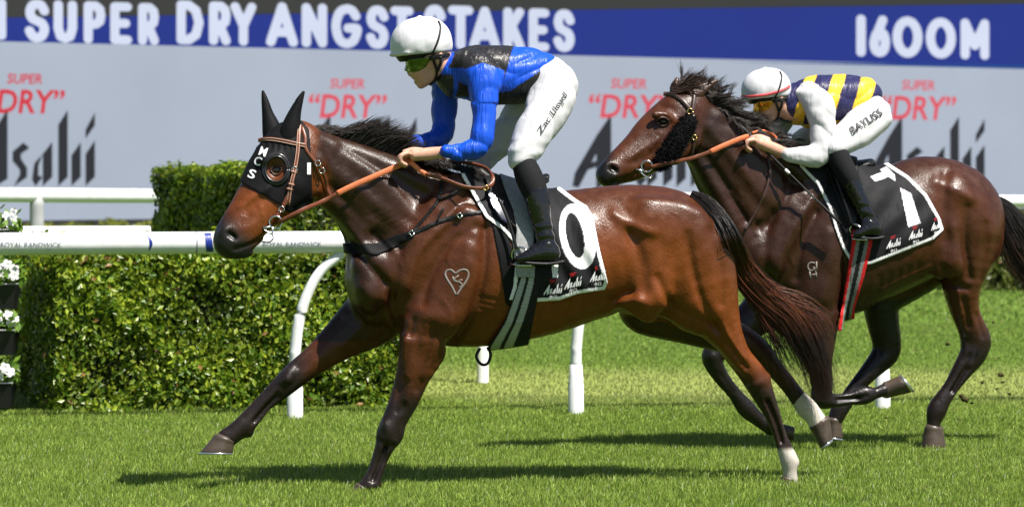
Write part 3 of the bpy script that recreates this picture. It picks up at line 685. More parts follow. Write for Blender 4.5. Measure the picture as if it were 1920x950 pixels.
for i, (yt, xr, yo, _) in enumerate(tiers):
    Yc = YF - 0.02 + (-yo) * .3; z1 = at(0, yt, Yc)[2]; xr_ = at(xr, 0, Yc)[0]
    V, F = tray(X0, xr_, Yc, 0.13, z1, 0.16); mesh_obj("tray", V, F, PLB, fs, smooth=False)
    V, F = tube([(X0, Yc - .13, z1), (xr_, Yc - .13, z1), (xr_, Yc + .13, z1)], 0.006, 6); mesh_obj("rim", V, F, PLG, fs)
    r = np.random.default_rng(40 + i)
    pl = empty("flowering_plant", ((X0 + xr_) / 2, Yc, z1 - .03), "white flowers in the %s tray of the planter stand" % ["topmost", "second highest", "third", "lowest"][i], "flowers", "white flowers on the stand")
    N = 420; P = np.stack([r.uniform(X0, xr_ + .02, N), Yc + r.normal(0, .07, N), z1 + np.abs(r.normal(0.02, .05, N))], 1)
    d = r.normal(0, 1, (N, 3)) + np.array([0, -.6, .6]); d /= np.linalg.norm(d, axis=1)[:, None]; t = np.cross(d, r.normal(0, 1, (N, 3))); t /= np.linalg.norm(t, axis=1)[:, None]; q = np.cross(d, t); L = .035
    V = np.stack([P - t * L, P + q * L * .5, P + t * L, P - q * L * .5], 1).reshape(-1, 3); F = (np.arange(N)[:, None] * 4 + np.arange(4)).astype(np.int32)
    lf = mesh_obj("leaves", V, F, FLF, pl, np.repeat(lerp([0.05, .12, .01], [.16, .28, .03], r.uniform(0, 1, N)), 4, 0), smooth=False); lf["kind"] = "stuff"
    for j in range(9):
        c = np.array([xr_ - 0.01 - 0.052 * (j % 5) + r.normal(0, .012), Yc - .10 + r.normal(0, .035), z1 + 0.045 + (0.05 if j > 4 else 0) + r.normal(0, .012)])
        nn = np.array([r.normal(0, .35), -1, r.normal(.35, .3)]); nn /= np.linalg.norm(nn); ax = np.cross(nn, [0, 0, 1.]); ax /= np.linalg.norm(ax); ay = np.cross(nn, ax); V, F = [], []
        for k in range(5):
            a = k * 2 * math.pi / 5; dv = ax * math.cos(a) + ay * math.sin(a); sv = np.cross(nn, dv); o0 = len(V); R_ = .034
            for (f_, g_, h_) in ((0, 0, 0), (.5, .42, .18), (.95, .32, .12), (1.05, 0, .05), (.95, -.32, .12), (.5, -.42, .18)): V.append(c + dv * f_ * R_ + sv * g_ * R_ + nn * h_ * R_)
            F.append(tuple(range(o0, o0 + 6)))
        mesh_obj("blossom", V, F, PET, pl, np.full((len(V), 3), 0.8), smooth=False)

# ================================================================== the leading horse
FR1 = Frame(0.0)
def zb1(x): return (1000 - np.asarray(x, float)) * 0.2
def mk(zb):
    def pr(x1, y1, x2, y2, off, w):            # upper and lower outline points of a station
        cx, cy = (x1 + x2) / 2, (y1 + y2) / 2; return (cx, cy, float(zb(cx)) + off, math.hypot(x2 - x1, y2 - y1) / 2, w)
    def cr(x, y, off, r, w=None): return (x, y, float(zb(x)) + off, r, w or r)
    return pr, cr
pr, cr = mk(zb1)
H1 = Field(FR1, (360, 205, -215), (1600, 940, 235), 2.6)
torso = [cr(1304, 558, 0, 66, 60), cr(1300, 516, 0, 78, 76), cr(1288, 482, 0, 90, 88), cr(1262, 473, 0, 109, 98), cr(1222, 472, 0, 124, 102),
         pr(1160, 347, 1158, 580, 0, 98), pr(1085, 355, 1085, 604, 0, 104), pr(1005, 360, 1012, 629, 0, 110), pr(925, 348, 932, 646, 0, 107),
         pr(866, 330, 858, 650, 0, 97), cr(812, 488, 0, 152, 88), cr(778, 500, 0, 124, 80), cr(752, 514, 0, 102, 70), cr(738, 530, 0, 88, 62)]
H1.chain(torso, 6, 3)
H1.chain([cr(590, 286, 18, 43, 30), cr(637, 304, 12, 45, 34), cr(687, 319, 8, 45, 38), cr(737, 336, 4, 46, 44), cr(790, 356, 2, 50, 52), cr(850, 380, 0, 56, 66)], 10, 3)
H1.chain([cr(606, 330, 16, 48, 33), cr(645, 347, 12, 54, 38), cr(690, 376, 8, 62, 46), cr(735, 415, 4, 75, 56), cr(775, 462, 0, 86, 68)], 14, 3)
H1.chain([cr(604, 354, 16, 32, 30), cr(622, 366, 14, 33, 32), cr(645, 384, 10, 36, 36), cr(666, 408, 6, 38, 40), cr(682, 442, 4, 38, 46), cr(690, 486, 0, 40, 52), cr(692, 520, 0, 44, 56)], 12, 3)
head = [pr(522, 238, 592, 320, 24, 37), pr(500, 258, 596, 348, 30, 41), pr(481, 288, 578, 374, 34, 41), pr(465, 320, 555, 396, 38, 38), pr(449, 350, 532, 411, 43, 33),
        pr(432, 381, 511, 432, 49, 29), pr(417, 406, 488, 454, 54, 27), pr(406, 428, 464, 471, 58, 27), pr(410, 446, 445, 473, 60, 22)]
H1.chain(head, 8, 3)
# --- head modelling
zh = lambda x: float(np.interp(x, [405, 450, 520, 590], [108 + 58 + 12, 110 + 43, 96 + 32, 82 + 24]))
H1.chain([cr(572, 345, 42, 34, 22), cr(552, 375, 46, 22, 16)], 10, 2)                    # cheek
H1.chain([cr(498, 300, 60, 9, 8), cr(522, 296, 62, 9, 8), cr(538, 310, 60, 7, 6)], 9, 2)  # brow
H1.ball(518, 319, 100 + 66 + 2, 11, 7, 9, 'sub')                                          # orbit
H1.chain([cr(430, 470, 60, 8, 16), cr(452, 478, 58, 7, 15), cr(468, 474, 56, 7, 13)], 7, 2)   # lower lip
0 and H1.chain([cr(585, 392, 48, 6, 20), cr(620, 415, 50, 6, 12), cr(660, 470, 58, 8, 14), cr(686, 520, 64, 7, 14)], 14, 2, 'sub')        # jugular groove
H1.chain([cr(600, 268, 38, 12, 8), cr(650, 300, 40, 16, 8), cr(710, 345, 46, 18, 10), cr(760, 400, 54, 16, 10)], 14, 2)               # neck muscle
H1.chain([cr(612, 330, 36, 14, 9), cr(650, 365, 38, 16, 9), cr(690, 420, 46, 18, 10)], 12, 2)
# --- shoulder, chest, ribs, quarters
H1.chain([cr(858, 345, 58, 22, 18), cr(800, 430, 66, 34, 22), cr(745, 515, 58, 42, 26)], 14, 3)       # scapula
H1.chain([cr(880, 420, 84, 32, 16), cr(865, 500, 88, 44, 24), cr(832, 585, 76, 50, 30)], 14, 3)       # triceps
H1.chain([cr(700, 500, 46, 40, 30), cr(700, 552, 40, 36, 34)], 12, 2)                                   # pectorals
H1.chain([cr(682, 520, -32, 32, 30), cr(700, 565, -30, 36, 34)], 12, 2)
H1.chain([cr(1215, 420, 74, 50, 34), cr(1284, 444, 78, 60, 34), cr(1318, 520, 70, 50, 34)], 16, 3)      # gluteals
H1.chain([cr(1212, 470, 84, 40, 22), cr(1222, 545, 84, 42, 28)], 14, 2)                                 # stifle
H1.chain([cr(1180, 560, 66, 22, 20), cr(1215, 585, 70, 20, 22)], 10, 2)
# --- legs
nf = [cr(835, 560, 62, 60, 40), pr(752, 600, 850, 622, 58, 36), pr(748, 650, 838, 655, 54, 31), pr(742, 700, 808, 702, 52, 26), pr(731, 745, 786, 750, 50, 21),
      pr(716, 786, 763, 790, 49, 19), pr(706, 808, 757, 816, 49, 20), pr(704, 828, 742, 836, 49, 17), pr(697, 856, 728, 862, 48, 13), pr(687, 886, 718, 892, 48, 13),
      pr(674, 906, 709, 914, 48, 16), pr(664, 914, 694, 928, 48, 13)]
H1.chain(nf, 16, 3)
ff = [pr(690, 520, 760, 620, -42, 40), pr(652, 560, 726, 640, -44, 37), pr(606, 616, 668, 660, -46, 29), pr(572, 654, 618, 688, -46, 23), pr(545, 678, 586, 708, -46, 20),
      pr(524, 698, 564, 724, -46, 20), pr(506, 718, 538, 744, -46, 16), pr(484, 742, 508, 766, -46, 13), pr(463, 764, 490, 788, -46, 14), pr(445, 782, 472, 810, -46, 17), pr(428, 797, 455, 822, -46, 15), pr(408, 812, 440, 832, -46, 16)]
H1.chain(ff, 14, 3)
nh = [pr(1205, 500, 1376, 470, 44, 62), pr(1234, 568, 1380, 522, 46, 58), pr(1288, 602, 1382, 564, 46, 48), pr(1332, 640, 1388, 608, 46, 38), pr(1362, 678, 1402, 650, 46, 30), pr(1384, 706, 1428, 684, 46, 24),
      pr(1396, 722, 1443, 708, 46, 21), pr(1412, 746, 1452, 736, 46, 18), pr(1436, 784, 1464, 776, 46, 14), pr(1449, 816, 1474, 812, 46, 13), pr(1457, 842, 1487, 842, 46, 15), pr(1462, 860, 1496, 864, 46, 17), pr(1468, 880, 1494, 886, 46, 14), pr(1468, 896, 1496, 904, 46, 13)]
H1.chain(nh, 16, 3)
fh = [cr(1300, 500, -50, 80, 50), cr(1225, 555, -52, 60, 46), cr(1212, 582, -54, 46, 42), cr(1275, 598, -54, 44, 36), cr(1345, 622, -54, 36, 30), cr(1392, 638, -54, 28, 24), cr(1424, 660, -54, 24, 20), cr(1450, 688, -54, 18, 15),
      cr(1476, 718, -54, 16, 13), cr(1497, 746, -54, 16.5, 13), cr(1512, 764, -54, 20, 16), cr(1526, 780, -54, 18, 15), cr(1536, 796, -54, 19, 16)]
H1.chain(fh, 12, 3)
# tendon grooves, chestnuts, joints
def groove(pts, k=6):
    for sgn in (1, -1): H1.chain([cr(x, y, o + sgn * w, 2.4, 4) for x, y, o, w in pts], k, 2, 'sub')
groove([(724, 838, 48, 17), (712, 868, 48, 15), (700, 896, 48, 15)]); groove([(524, 742, -46, 16), (500, 764, -46, 14), (478, 786, -46, 15)])
groove([(1440, 752, 46, 18), (1456, 790, 46, 15), (1466, 826, 46, 14)]); groove([(1450, 698, -54, 17), (1474, 726, -54, 14), (1490, 748, -54, 14)])
groove([(790, 650, 54, 32), (766, 720, 52, 26), (752, 770, 50, 21)], 8)
H1.chain([cr(810, 640, 84, 16, 8), cr(790, 700, 74, 10, 6)], 9, 2); H1.chain([cr(768, 640, 82, 14, 8), cr(760, 700, 74, 9, 6)], 9, 2)
H1.ball(728, 800, zb1(728) + 62, 9, 6, 10)
H1.ball(540, 712, zb1(540) - 28, 8, 6, 7)
def rl(P, w, a, off=12): relief(H1, P, w, a * 1.45, zb1, off)
# shoulder and chest
rl([(908, 430), (907, 500), (893, 560), (870, 612), (846, 645)], 9, 7); rl([(880, 470), (878, 530), (858, 585)], 16, -4)
rl([(872, 392), (818, 436), (782, 478), (762, 540)], 8, -4.5); rl([(890, 425), (836, 468), (806, 520), (794, 570)], 8, 4.5); rl([(850, 350), (800, 400), (760, 440)], 9, 3.5)
rl([(752, 462), (742, 520), (734, 570), (748, 612)], 9, 6.5, 0); rl([(682, 540), (690, 548)], 17, -6, -10); rl([(712, 575), (722, 620)], 10, 6, 0); rl([(800, 590), (838, 600)], 18, -4)
rl([(776, 600), (764, 660), (752, 720), (742, 772)], 5, 3.4, 50); rl([(814, 610), (798, 670), (780, 730)], 5, 3.2, 50); rl([(838, 640), (812, 690)], 6, 2.5, 50)
rl([(795, 640), (778, 700), (764, 752)], 6, -2.5, 50)
# neck
rl([(588, 388), (640, 432), (684, 488), (722, 530)], 9, 6, 0); rl([(604, 300), (660, 345), (720, 395), (770, 440)], 14, -4, 0); rl([(620, 350), (670, 400), (716, 452)], 10, 4, 0); rl([(640, 280), (720, 320), (800, 365)], 10, 3.5, 0); rl([(650, 425), (690, 470)], 10, -3, 0)
for i in range(5): rl([(690 + 13 * i, 405 + 6 * i), (722 + 14 * i, 392 + 5 * i)], 3, 1.6, 0)
# flank and quarters
rl([(1184, 440), (1204, 490), (1210, 545)], 13, 6); rl([(1152, 400), (1186, 424), (1224, 436)], 10, -4.5); rl([(1140, 585), (1172, 566), (1200, 566)], 8, -3.5); rl([(1150, 560), (1185, 545)], 6, 3)
rl([(1288, 440), (1300, 510), (1318, 570), (1346, 622)], 8, 4.5); rl([(1232, 520), (1256, 566), (1300, 592), (1344, 612)], 8, 4.5); rl([(1258, 450), (1262, 520)], 20, -4); rl([(1330, 430), (1350, 500), (1352, 570)], 8, 3.5)
rl([(1205, 372), (1260, 378), (1310, 398)], 12, -2.5); rl([(1196, 562), (1212, 574)], 13, -4)
rl([(1318, 636), (1366, 682), (1400, 716)], 6, 4, 46); rl([(1362, 640), (1400, 690)], 5, 3.5, 46); rl([(1408, 726), (1430, 716)], 7, -2.5, 46)
rl([(1438, 750), (1455, 792), (1466, 830)], 3.2, 4.0, 46)
for i in range(5): rl([(900, 556 + 11 * i), (925, 562 + 11 * i), (950, 566 + 10 * i)], 3.2, 1.8)
for i in range(6): rl([(1010 + 26 * i, 575 - 4 * i), (1004 + 27 * i, 612 - 8 * i)], 7, 1.5)
# far fore and joints
rl([(640, 600), (600, 650), (560, 690)], 6, 3.2, -46); rl([(690, 600), (640, 650)], 8, -3, -46); rl([(520, 738), (496, 766), (474, 792)], 3.2, 4.0, -46); rl([(548, 694), (536, 712)], 6, -2.5, -46); rl([(560, 702), (548, 722)], 4, 2.4, -46)
rl([(724, 836), (710, 872), (698, 902)], 3.2, 4.2, 48); rl([(722, 792), (728, 812)], 6, -2.2, 48); rl([(744, 796), (746, 820)], 4, 2, 48); rl([(712, 826), (738, 834)], 4, 2.2, 48)
# veins
for P in ([(800, 612), (782, 660), (768, 706), (760, 750)], [(830, 560), (846, 590), (838, 625)], [(955, 606), (1010, 602), (1070, 590), (1130, 566)], [(1010, 602), (1030, 580), (1060, 570)], [(1240, 590), (1290, 612), (1340, 650)], [(652, 588), (626, 618), (600, 652)], [(500, 356), (486, 380), (470, 398)], [(486, 380), (492, 402)], [(700, 430), (740, 470), (752, 500)], [(860, 450), (840, 480), (846, 500)], [(1356, 606), (1372, 640), (1394, 672)]): rl(P, 2.8, -2.0, -40 if P[0][0] == 652 else 10)
# face
rl([(505, 350), (470, 372), (450, 388)], 5, -3, 0); rl([(498, 372), (462, 396)], 7, 2.6, 0); rl([(540, 330), (560, 350)], 14, -2.5, 0); rl([(440, 466), (468, 458), (498, 440), (516, 424)], 2.6, 4.5, 0); rl([(478, 420), (455, 430)], 7, -2, 0); rl([(552, 392), (580, 372), (594, 340)], 5, 3, 0)
nz = float(H1.near_z([433.0], [442.0])[0])
H1.chain([(424, 436, nz - 8, 13, 9), (438, 448, nz - 8, 12, 9)], 8, 2); H1.chain([(430, 438, nz + 2, 6.5, 10), (440, 446, nz + 2, 5, 9)], 4, 2, 'sub')
H1.ball(706, 910, zb1(707) + 48, 10, 11, 6); H1.ball(466, 810, zb1(467) - 46, 10, 11, 6); H1.chain([cr(735, 796, 58, 12, 10), cr(726, 822, 58, 10, 9)], 6, 2); H1.chain([cr(543, 700, -34, 11, 9), cr(530, 716, -34, 9, 8)], 6, 2); H1.ball(1491, 866, zb1(1491) + 46, 8, 10, 6); H1.ball(1438, 707, zb1(1438) + 46, 6, 8, 10)
H1.blur(1)
def coat1(x, y, z, V):
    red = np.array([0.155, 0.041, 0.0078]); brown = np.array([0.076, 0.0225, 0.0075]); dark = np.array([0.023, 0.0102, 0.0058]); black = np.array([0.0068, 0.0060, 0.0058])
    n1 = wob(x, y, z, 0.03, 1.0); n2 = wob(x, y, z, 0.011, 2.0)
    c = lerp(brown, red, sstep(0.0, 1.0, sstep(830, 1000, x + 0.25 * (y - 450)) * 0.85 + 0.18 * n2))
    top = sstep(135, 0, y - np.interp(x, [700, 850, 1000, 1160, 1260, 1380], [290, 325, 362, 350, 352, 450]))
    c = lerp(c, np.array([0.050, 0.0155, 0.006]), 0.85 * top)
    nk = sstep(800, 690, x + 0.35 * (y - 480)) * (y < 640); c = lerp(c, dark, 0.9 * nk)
    face = sstep(596, 578, x + 0.12 * (y - 330)) * (y < 490); ax_ = (x - 430) * 0.62 - (y - 450) * 0.78
    c = lerp(c, lerp(brown * 1.1, red * 1.05, 0.5 + 0.5 * n1), face); c = lerp(c, red, 0.7 * sstep(30, 12, np.hypot(x - 600, (y - 350) * .5)))
    c = lerp(c, black * 2.4, face * sstep(46, 6, ax_ + 7 * n1)); c = lerp(c, black * .5, sstep(12, 6, np.hypot(x - 436, (y - 443) * 1.2)))
    leg = np.zeros_like(x)
    leg = np.maximum(leg, sstep(690, 770, y + 10 * n1) * (x < 900)); leg = np.maximum(leg, sstep(600, 545, x + 8 * n1) * (y > 600) * (x < 700))
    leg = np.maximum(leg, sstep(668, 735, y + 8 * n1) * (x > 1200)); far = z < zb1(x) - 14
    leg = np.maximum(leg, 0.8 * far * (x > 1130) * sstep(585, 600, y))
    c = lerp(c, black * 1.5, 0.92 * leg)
    sock = np.maximum(sstep(836, 846, y + 4 * n1) * (x > 1430) * (x < 1515) * (z > zb1(x)), ((x * 0.74 + y * 0.67) > 1612 + 4 * n1) * (x > 1430) * (z < zb1(x)))
    c = lerp(c, np.array([0.55, 0.50, 0.44]) * (1 + 0.12 * n1)[:, None], sock)
    return np.clip(c * (1 + 0.10 * n1[:, None]), 0.003, 1)
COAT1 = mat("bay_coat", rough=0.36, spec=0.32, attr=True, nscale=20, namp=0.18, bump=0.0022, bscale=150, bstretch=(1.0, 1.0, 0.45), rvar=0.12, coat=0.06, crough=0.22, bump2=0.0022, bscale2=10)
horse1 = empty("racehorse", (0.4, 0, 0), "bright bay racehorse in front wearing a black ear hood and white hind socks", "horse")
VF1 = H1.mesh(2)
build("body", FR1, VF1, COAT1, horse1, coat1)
HAIRB = mat("black_horsehair", rough=0.42, spec=0.5, attr=True)
# --- hooves and shoes
HOOF = mat("hoof_horn", (0.065, 0.047, 0.034), 0.42, 0.5, nscale=30, namp=0.3, bump=0.001, bscale=120, bstretch=(.3, .3, 2)); SHOE = mat("shoe_aluminium", (0.62, 0.63, 0.65), 0.28, metal=0.9)
def loft_rings(rings):
    n = len(rings[0]); V = np.concatenate(rings); F = [(i * n + j, i * n + (j + 1) % n, (i + 1) * n + (j + 1) % n, (i + 1) * n + j) for i in range(len(rings) - 1) for j in range(n)]
    return V, F + [tuple(range(n))[::-1], tuple((len(rings) - 1) * n + j for j in range(n))]
def hoof(fr, parent, cf, cb, st, sh, z, wt, wb, shoe=True):
    """coronet front and back, sole toe and heel in pixels"""
    cf, cb, st, sh = map(np.array, (cf, cb, st, sh)); rings = []; a = np.arange(22) * 2 * math.pi / 22
    def rg(t, grow=1.0):
        f_, b_ = cf + (st - cf) * t, cb + (sh - cb) * t; c = (f_ + b_) / 2; e = (f_ - b_) / 2 * grow; w = (wt + (wb - wt) * t) * grow
        px = c[None] + np.cos(a)[:, None] * e[None]; return np.stack(fr.P(px[:, 0], px[:, 1], z + w * np.sin(a) * (1 - 0.15 * (np.cos(a) < -0.5))), 1)
    g = [rg(-0.16, 0.8), rg(-0.04, 1.0), rg(0.05, 1.05), rg(0.12, 1.0), rg(0.35), rg(0.65), rg(0.92), rg(1.0, .98)]
    ho = buildf("hoof", fr, loft_rings(g), HOOF, parent)
    if shoe: buildf("horseshoe", fr, loft_rings([rg(1.005, 1.0), rg(1.02, 1.03), rg(1.13, 1.03), rg(1.15, .9)]), SHOE, ho)
hoof(FR1, horse1, (402, 815), (440, 828), (375, 847), (436, 849), zb1(410) - 46, 17, 24)
hoof(FR1, horse1, (668, 906), (698, 922), (650, 926), (690, 938), zb1(690) + 48, 15, 20, False)
hoof(FR1, horse1, (1466, 893), (1494, 902), (1452, 914), (1492, 922), zb1(1478) + 46, 14, 19, False)
hoof(FR1, horse1, (1518, 802), (1556, 783), (1538, 840), (1561, 822), zb1(1536) - 54, 17, 21)
# --- eye
EYE = mat("horse_eye", (0.012, 0.007, 0.005), 0.06, 0.8)
def sphere(c, r, n=14, sc=(1, 1, 1)):
    a = np.linspace(0, math.pi, n); b_ = np.arange(2 * n) * math.pi / n
    V = np.array([(c[0] + sc[0] * r * math.sin(i) * math.cos(j), c[1] + sc[1] * r * math.cos(i), c[2] + sc[2] * r * math.sin(i) * math.sin(j)) for i in a for j in b_])
    m = 2 * n; F = [(i * m + j, i * m + (j + 1) % m, (i + 1) * m + (j + 1) % m, (i + 1) * m + j) for i in range(n - 1) for j in range(m)]; return V, F
ez = float(H1.near_z([518.0], [319.0])[0]); buildf("eye", FR1, sphere(FR1.P(518, 319, ez - 1.5), 9, sc=(1.2, .85, .55)), EYE, horse1)
LID = mat("eyelid_skin", (0.05, 0.022, 0.013), 0.4, 0.5)
for pts in ([(507, 319), (513, 311), (521, 310), (529, 317)], [(507, 320), (514, 327), (522, 327), (529, 318)]):
    buildf("eyelid", FR1, tube(lie(H1, pts, 1.6), 1.7, 8), LID, horse1)
# --- mane: short upright hair blown back
r = np.random.default_rng(21); crest = smooth_line([(560, 236), (600, 243), (650, 258), (700, 273), (740, 288), (790, 302), (850, 320)], 8)
K = 2600; ti = r.uniform(0, len(crest) - 1.01, K); i0 = ti.astype(int); fr_ = ti - i0; rt = crest[i0] * (1 - fr_[:, None]) + crest[i0 + 1] * fr_[:, None]
xx = rt[:, 0]
lenn = np.interp(xx, [560, 590, 625, 650, 680, 720, 750, 790, 850], [16, 26, 52, 72, 80, 74, 54, 32, 24]) * r.uniform(0.5, 1.08, K)
cl = np.floor(xx / 11 + r.normal(0, .25, K)); jx = np.sin(cl * 12.9) * 0.5 + np.sin(cl * 5.3) * .3
ang = np.interp(xx, [560, 600, 640, 680, 730, 790, 850], [-0.15, -0.3, -0.75, -1.1, -0.7, 0.0, 0.35]) + jx * 0.28 + r.normal(0, .10, K)
zz = zb1(xx) + r.normal(0, 6, K) + 8; G = []
for s_ in np.linspace(0, 1, 7):
    a = ang + s_ * 0.4 * (0.6 + 0.5 * jx); G.append(np.stack([xx + np.cos(a) * lenn * s_, rt[:, 1] + 4 + np.sin(a) * lenn * s_, zz + 9 * s_ * jx + r.normal(0, 2.0, K) * s_], 1))
G = np.stack(G, 1); f = FR1.f(G[..., 2]); G[..., 0] = 960 + (G[..., 0] - 960) * f; G[..., 1] = HOR + (G[..., 1] - HOR) * f
V, F = strands(G, r.uniform(1.3, 2.6, K)); hc = np.repeat(lerp([0.010, 0.008, 0.007], [0.035, 0.026, 0.022], r.uniform(0, 1, K) ** 2), 21, 0)
mane = mesh_obj("mane", FR1.W(V), F, HAIRB, horse1, hc)
# long lock lying over the withers beside the hands
K = 420; t0 = r.uniform(0, 1, K); G = []
sx0, sy0 = 765 + 90 * t0, 297 + 26 * t0
for s_ in np.linspace(0, 1, 8):
    G.append(np.stack([sx0 + 62 * s_ * (0.6 + .4 * t0) + r.normal(0, 2, K) * s_, sy0 - 8 + 14 * s_ ** 1.6 + r.normal(0, 4, K) * (s_ + .3), zb1(sx0) + 8 + 34 * s_ + r.normal(0, 4, K)], 1))
V, F = strands(np.stack(G, 1), r.uniform(1.3, 2.4, K)); mesh_obj("mane_lock", FR1.W(V), F, HAIRB, horse1, np.repeat(lerp([0.010, 0.008, 0.007], [0.03, 0.024, 0.02], r.uniform(0, 1, K)), 24, 0))
# --- tail
def tail(fr, parent, spine, spread, K, seed, zoff, colfun, wav=6, droop=0.0, wd=(0.8, 1.7), name="tail"):
    r = np.random.default_rng(seed); S = smooth_line(spine, 6); n = 16; G = np.zeros((K, n, 3)); u = np.clip(r.normal(0, .8, K), -1.9, 1.9); v = r.normal(0, .8, K)
    st = r.uniform(0, 0.55, K) ** 1.3 * (r.uniform(0, 1, K) < .65); en = np.clip(r.normal(0.84, .2, K), .25, 1.0)
    lock = np.floor(u * 5 + r.normal(0, .5, K)) + 20 * np.floor(v * 2); p1 = np.sin(lock * 7.7) * 3; p2 = np.sin(lock * 3.1 + 1) * 3; fly = (r.uniform(0, 1, K) < .2) * r.normal(0, 1, K) * 17; iw = r.uniform(0, 6, K)
    for j in range(n):
        q = (st + (en - st) * j / (n - 1)) * (len(S) - 1); i0 = np.minimum(q.astype(int), len(S) - 2); f_ = (q - i0)[:, None]; p = S[i0] * (1 - f_) + S[i0 + 1] * f_
        T = S[np.minimum(i0 + 1, len(S) - 1)] - S[i0]; T /= np.linalg.norm(T, axis=1)[:, None]; N = np.stack([-T[:, 1], T[:, 0]], 1); tt = q / (len(S) - 1)
        sp = np.interp(tt, *spread); w_ = u * .6 * sp + 0.13 * sp * np.sin(p2) + wav * tt * (np.sin(tt * 6 + p1) + .5 * np.sin(tt * 13 + p2)) * .6 + 2.2 * np.sin(tt * 19 + iw) * tt + fly * tt ** 2
        G[:, j, 0] = p[:, 0] + N[:, 0] * w_; G[:, j, 1] = p[:, 1] + N[:, 1] * w_ + droop * tt ** 2 * np.abs(v); G[:, j, 2] = zoff(p[:, 0]) + v * sp * .42 + 4 * tt * np.sin(tt * 6 + p2)
    f = fr.f(G[..., 2]); G[..., 0] = 960 + (G[..., 0] - 960) * f; G[..., 1] = HOR + (G[..., 1] - HOR) * f
    V, F = strands(G, r.uniform(*wd, K)); C = colfun(G.reshape(-1, 3), np.repeat(r.uniform(0, 1, K), n)); return mesh_obj(name, fr.W(V), F, HAIRB, parent, np.repeat(C, 3, 0))
def tcol1(P, q):
    x, y = P[:, 0], P[:, 1]; red = sstep(430, 500, y) * sstep(660, 580, y); c = lerp([0.010, 0.006, 0.005], [0.17, 0.045, 0.012], red * (0.1 + .9 * q ** 1.5) * .9); return lerp(c, [0.05, 0.016, 0.008], sstep(640, 720, y) * q * .6)
tz = [float(v) for v in H1.near_z([1292.0, 1316.0, 1340.0, 1358.0], [366.0, 384.0, 414.0, 452.0])]; TZ = lambda x: np.where(x < 1384, np.interp(x, [1300, 1326, 1350, 1370, 1392], [tz[0] + 4, tz[1] + 5, tz[2] + 5, tz[3] + 3, float(zb1(1392)) + 22]), zb1(x) + np.interp(x, [1392, 1440], [22, 4]))
tail(FR1, horse1, [(1296, 362), (1324, 378), (1350, 410), (1372, 455), (1396, 512), (1438, 560), (1482, 598), (1514, 645), (1536, 695), (1544, 752)], ([0, .1, .25, .5, .75, 1], [4, 9, 13, 19, 26, 15]), 3800, 31, TZ, tcol1, 12)
tail(FR1, horse1, [(1396, 510), (1424, 580), (1444, 620), (1466, 665), (1500, 730)], ([0, .5, 1], [12, 14, 16]), 150, 33, lambda x: zb1(x) + 4, tcol1, 12, name="tail_wisps")
tail(FR1, horse1, [(1404, 508), (1446, 545), (1500, 570), (1545, 600), (1575, 640)], ([0, .5, 1], [10, 18, 26]), 130, 34, lambda x: zb1(x) + 6, tcol1, 14, name="tail_wisps")
# --- shoulder brand
BR = mat("grey_brand_hair", (0.20, 0.175, 0.155), 0.7)
hp = [(855, 553), (848, 538), (839, 524), (835, 514), (838, 507), (846, 506), (854, 512), (860, 508), (869, 505), (877, 508), (878, 518), (872, 530), (864, 541), (856, 553)]
buildf("brand_mark", FR1, sweep(lie(H1, hp, 0.2, 4), 3.6, 0.8), BR, horse1)
for pts in ([(849, 518), (852, 530)], [(860, 516), (851, 524), (860, 529)], [(867, 524), (860, 527), (867, 534), (860, 539)]):
    buildf("brand_mark", FR1, sweep(lie(H1, pts, 0.2, 3), 2.8, 0.8), BR, horse1)

# ------------------------------------------------------------------ tack of the leading horse
BLK = mat("black_lycra", (0.006, 0.006, 0.007), 0.65, 0.15, nscale=60, namp=0.2, bump=0.0008, bscale=260)
BLKL = mat("black_leather", (0.008, 0.008, 0.008), 0.42, 0.28, nscale=50, namp=0.25, bump=0.0006, bscale=200)
TAN = mat("brown_leather", (0.165, 0.050, 0.026), 0.38, 0.5, nscale=40, namp=0.22, bump=0.0006, bscale=180)
STITCH = mat("pale_stitching", (0.55, 0.40, 0.32), 0.7)
ORANGE = mat("orange_rubber", (0.72, 0.20, 0.085), 0.5, 0.4, nscale=60, namp=0.14, bump=0.0012, bscale=300)
STEEL = mat("polished_steel", (0.72, 0.73, 0.75), 0.14, metal=1.0); BRASS = mat("brass", (0.7, 0.5, 0.2), 0.25, metal=1.0)
WCL = mat("white_cloth", (0.78, 0.78, 0.80), 0.7, 0.3, nscale=30, namp=0.05)
hood = empty("ear_hood", tuple(at(530, 400, 0)), "black stretch ear hood with white letters and rubber eye cups", "hood")
# head with a pair of hooded ears
HP = [(494, 232), (566, 226), (580, 244), (584, 298), (586, 380), (566, 392), (540, 398), (522, 383), (489, 363), (452, 342), (440, 318), (470, 262)]
hoodsd = lambda x, y: np.maximum(poly_sd(x, y, HP), 24 - np.hypot(x - 518, (y - 317) * .86))
bx = (430, 222, 600, 402)
hcl = build("hood_cloth", FR1, shell(H1, hoodsd, bx, 2.2, 4.6, 1.7, disp=lambda x, y, z: 0.9 * np.sin(x * .55 + .05 * y) * sstep(290, 275, y) * sstep(262, 272, y) + 0.5 * wob(x, y, z, .07, 3)), BLK, hood)
def ear_field(fr, spine, lo, hi, h=1.6):
    E = Field(fr, lo, hi, h)
    E.chain(spine, 4, 4); return E
E = ear_field(FR1, [cr(543, 256, 46, 21, 18), cr(546, 238, 48, 18, 16), cr(552, 214, 50, 12.5, 12), cr(561, 190, 52, 7.5, 8), cr(569, 173, 54, 3, 3.5)], (505, 160, 85), (600, 290, 190))
E.chain([cr(520, 240, 66, 5, 12), cr(537, 214, 66, 4, 11), cr(552, 192, 62, 2, 6)], 5, 3, 'sub'); build("ear_cover", FR1, E.mesh(1), BLK, hood)
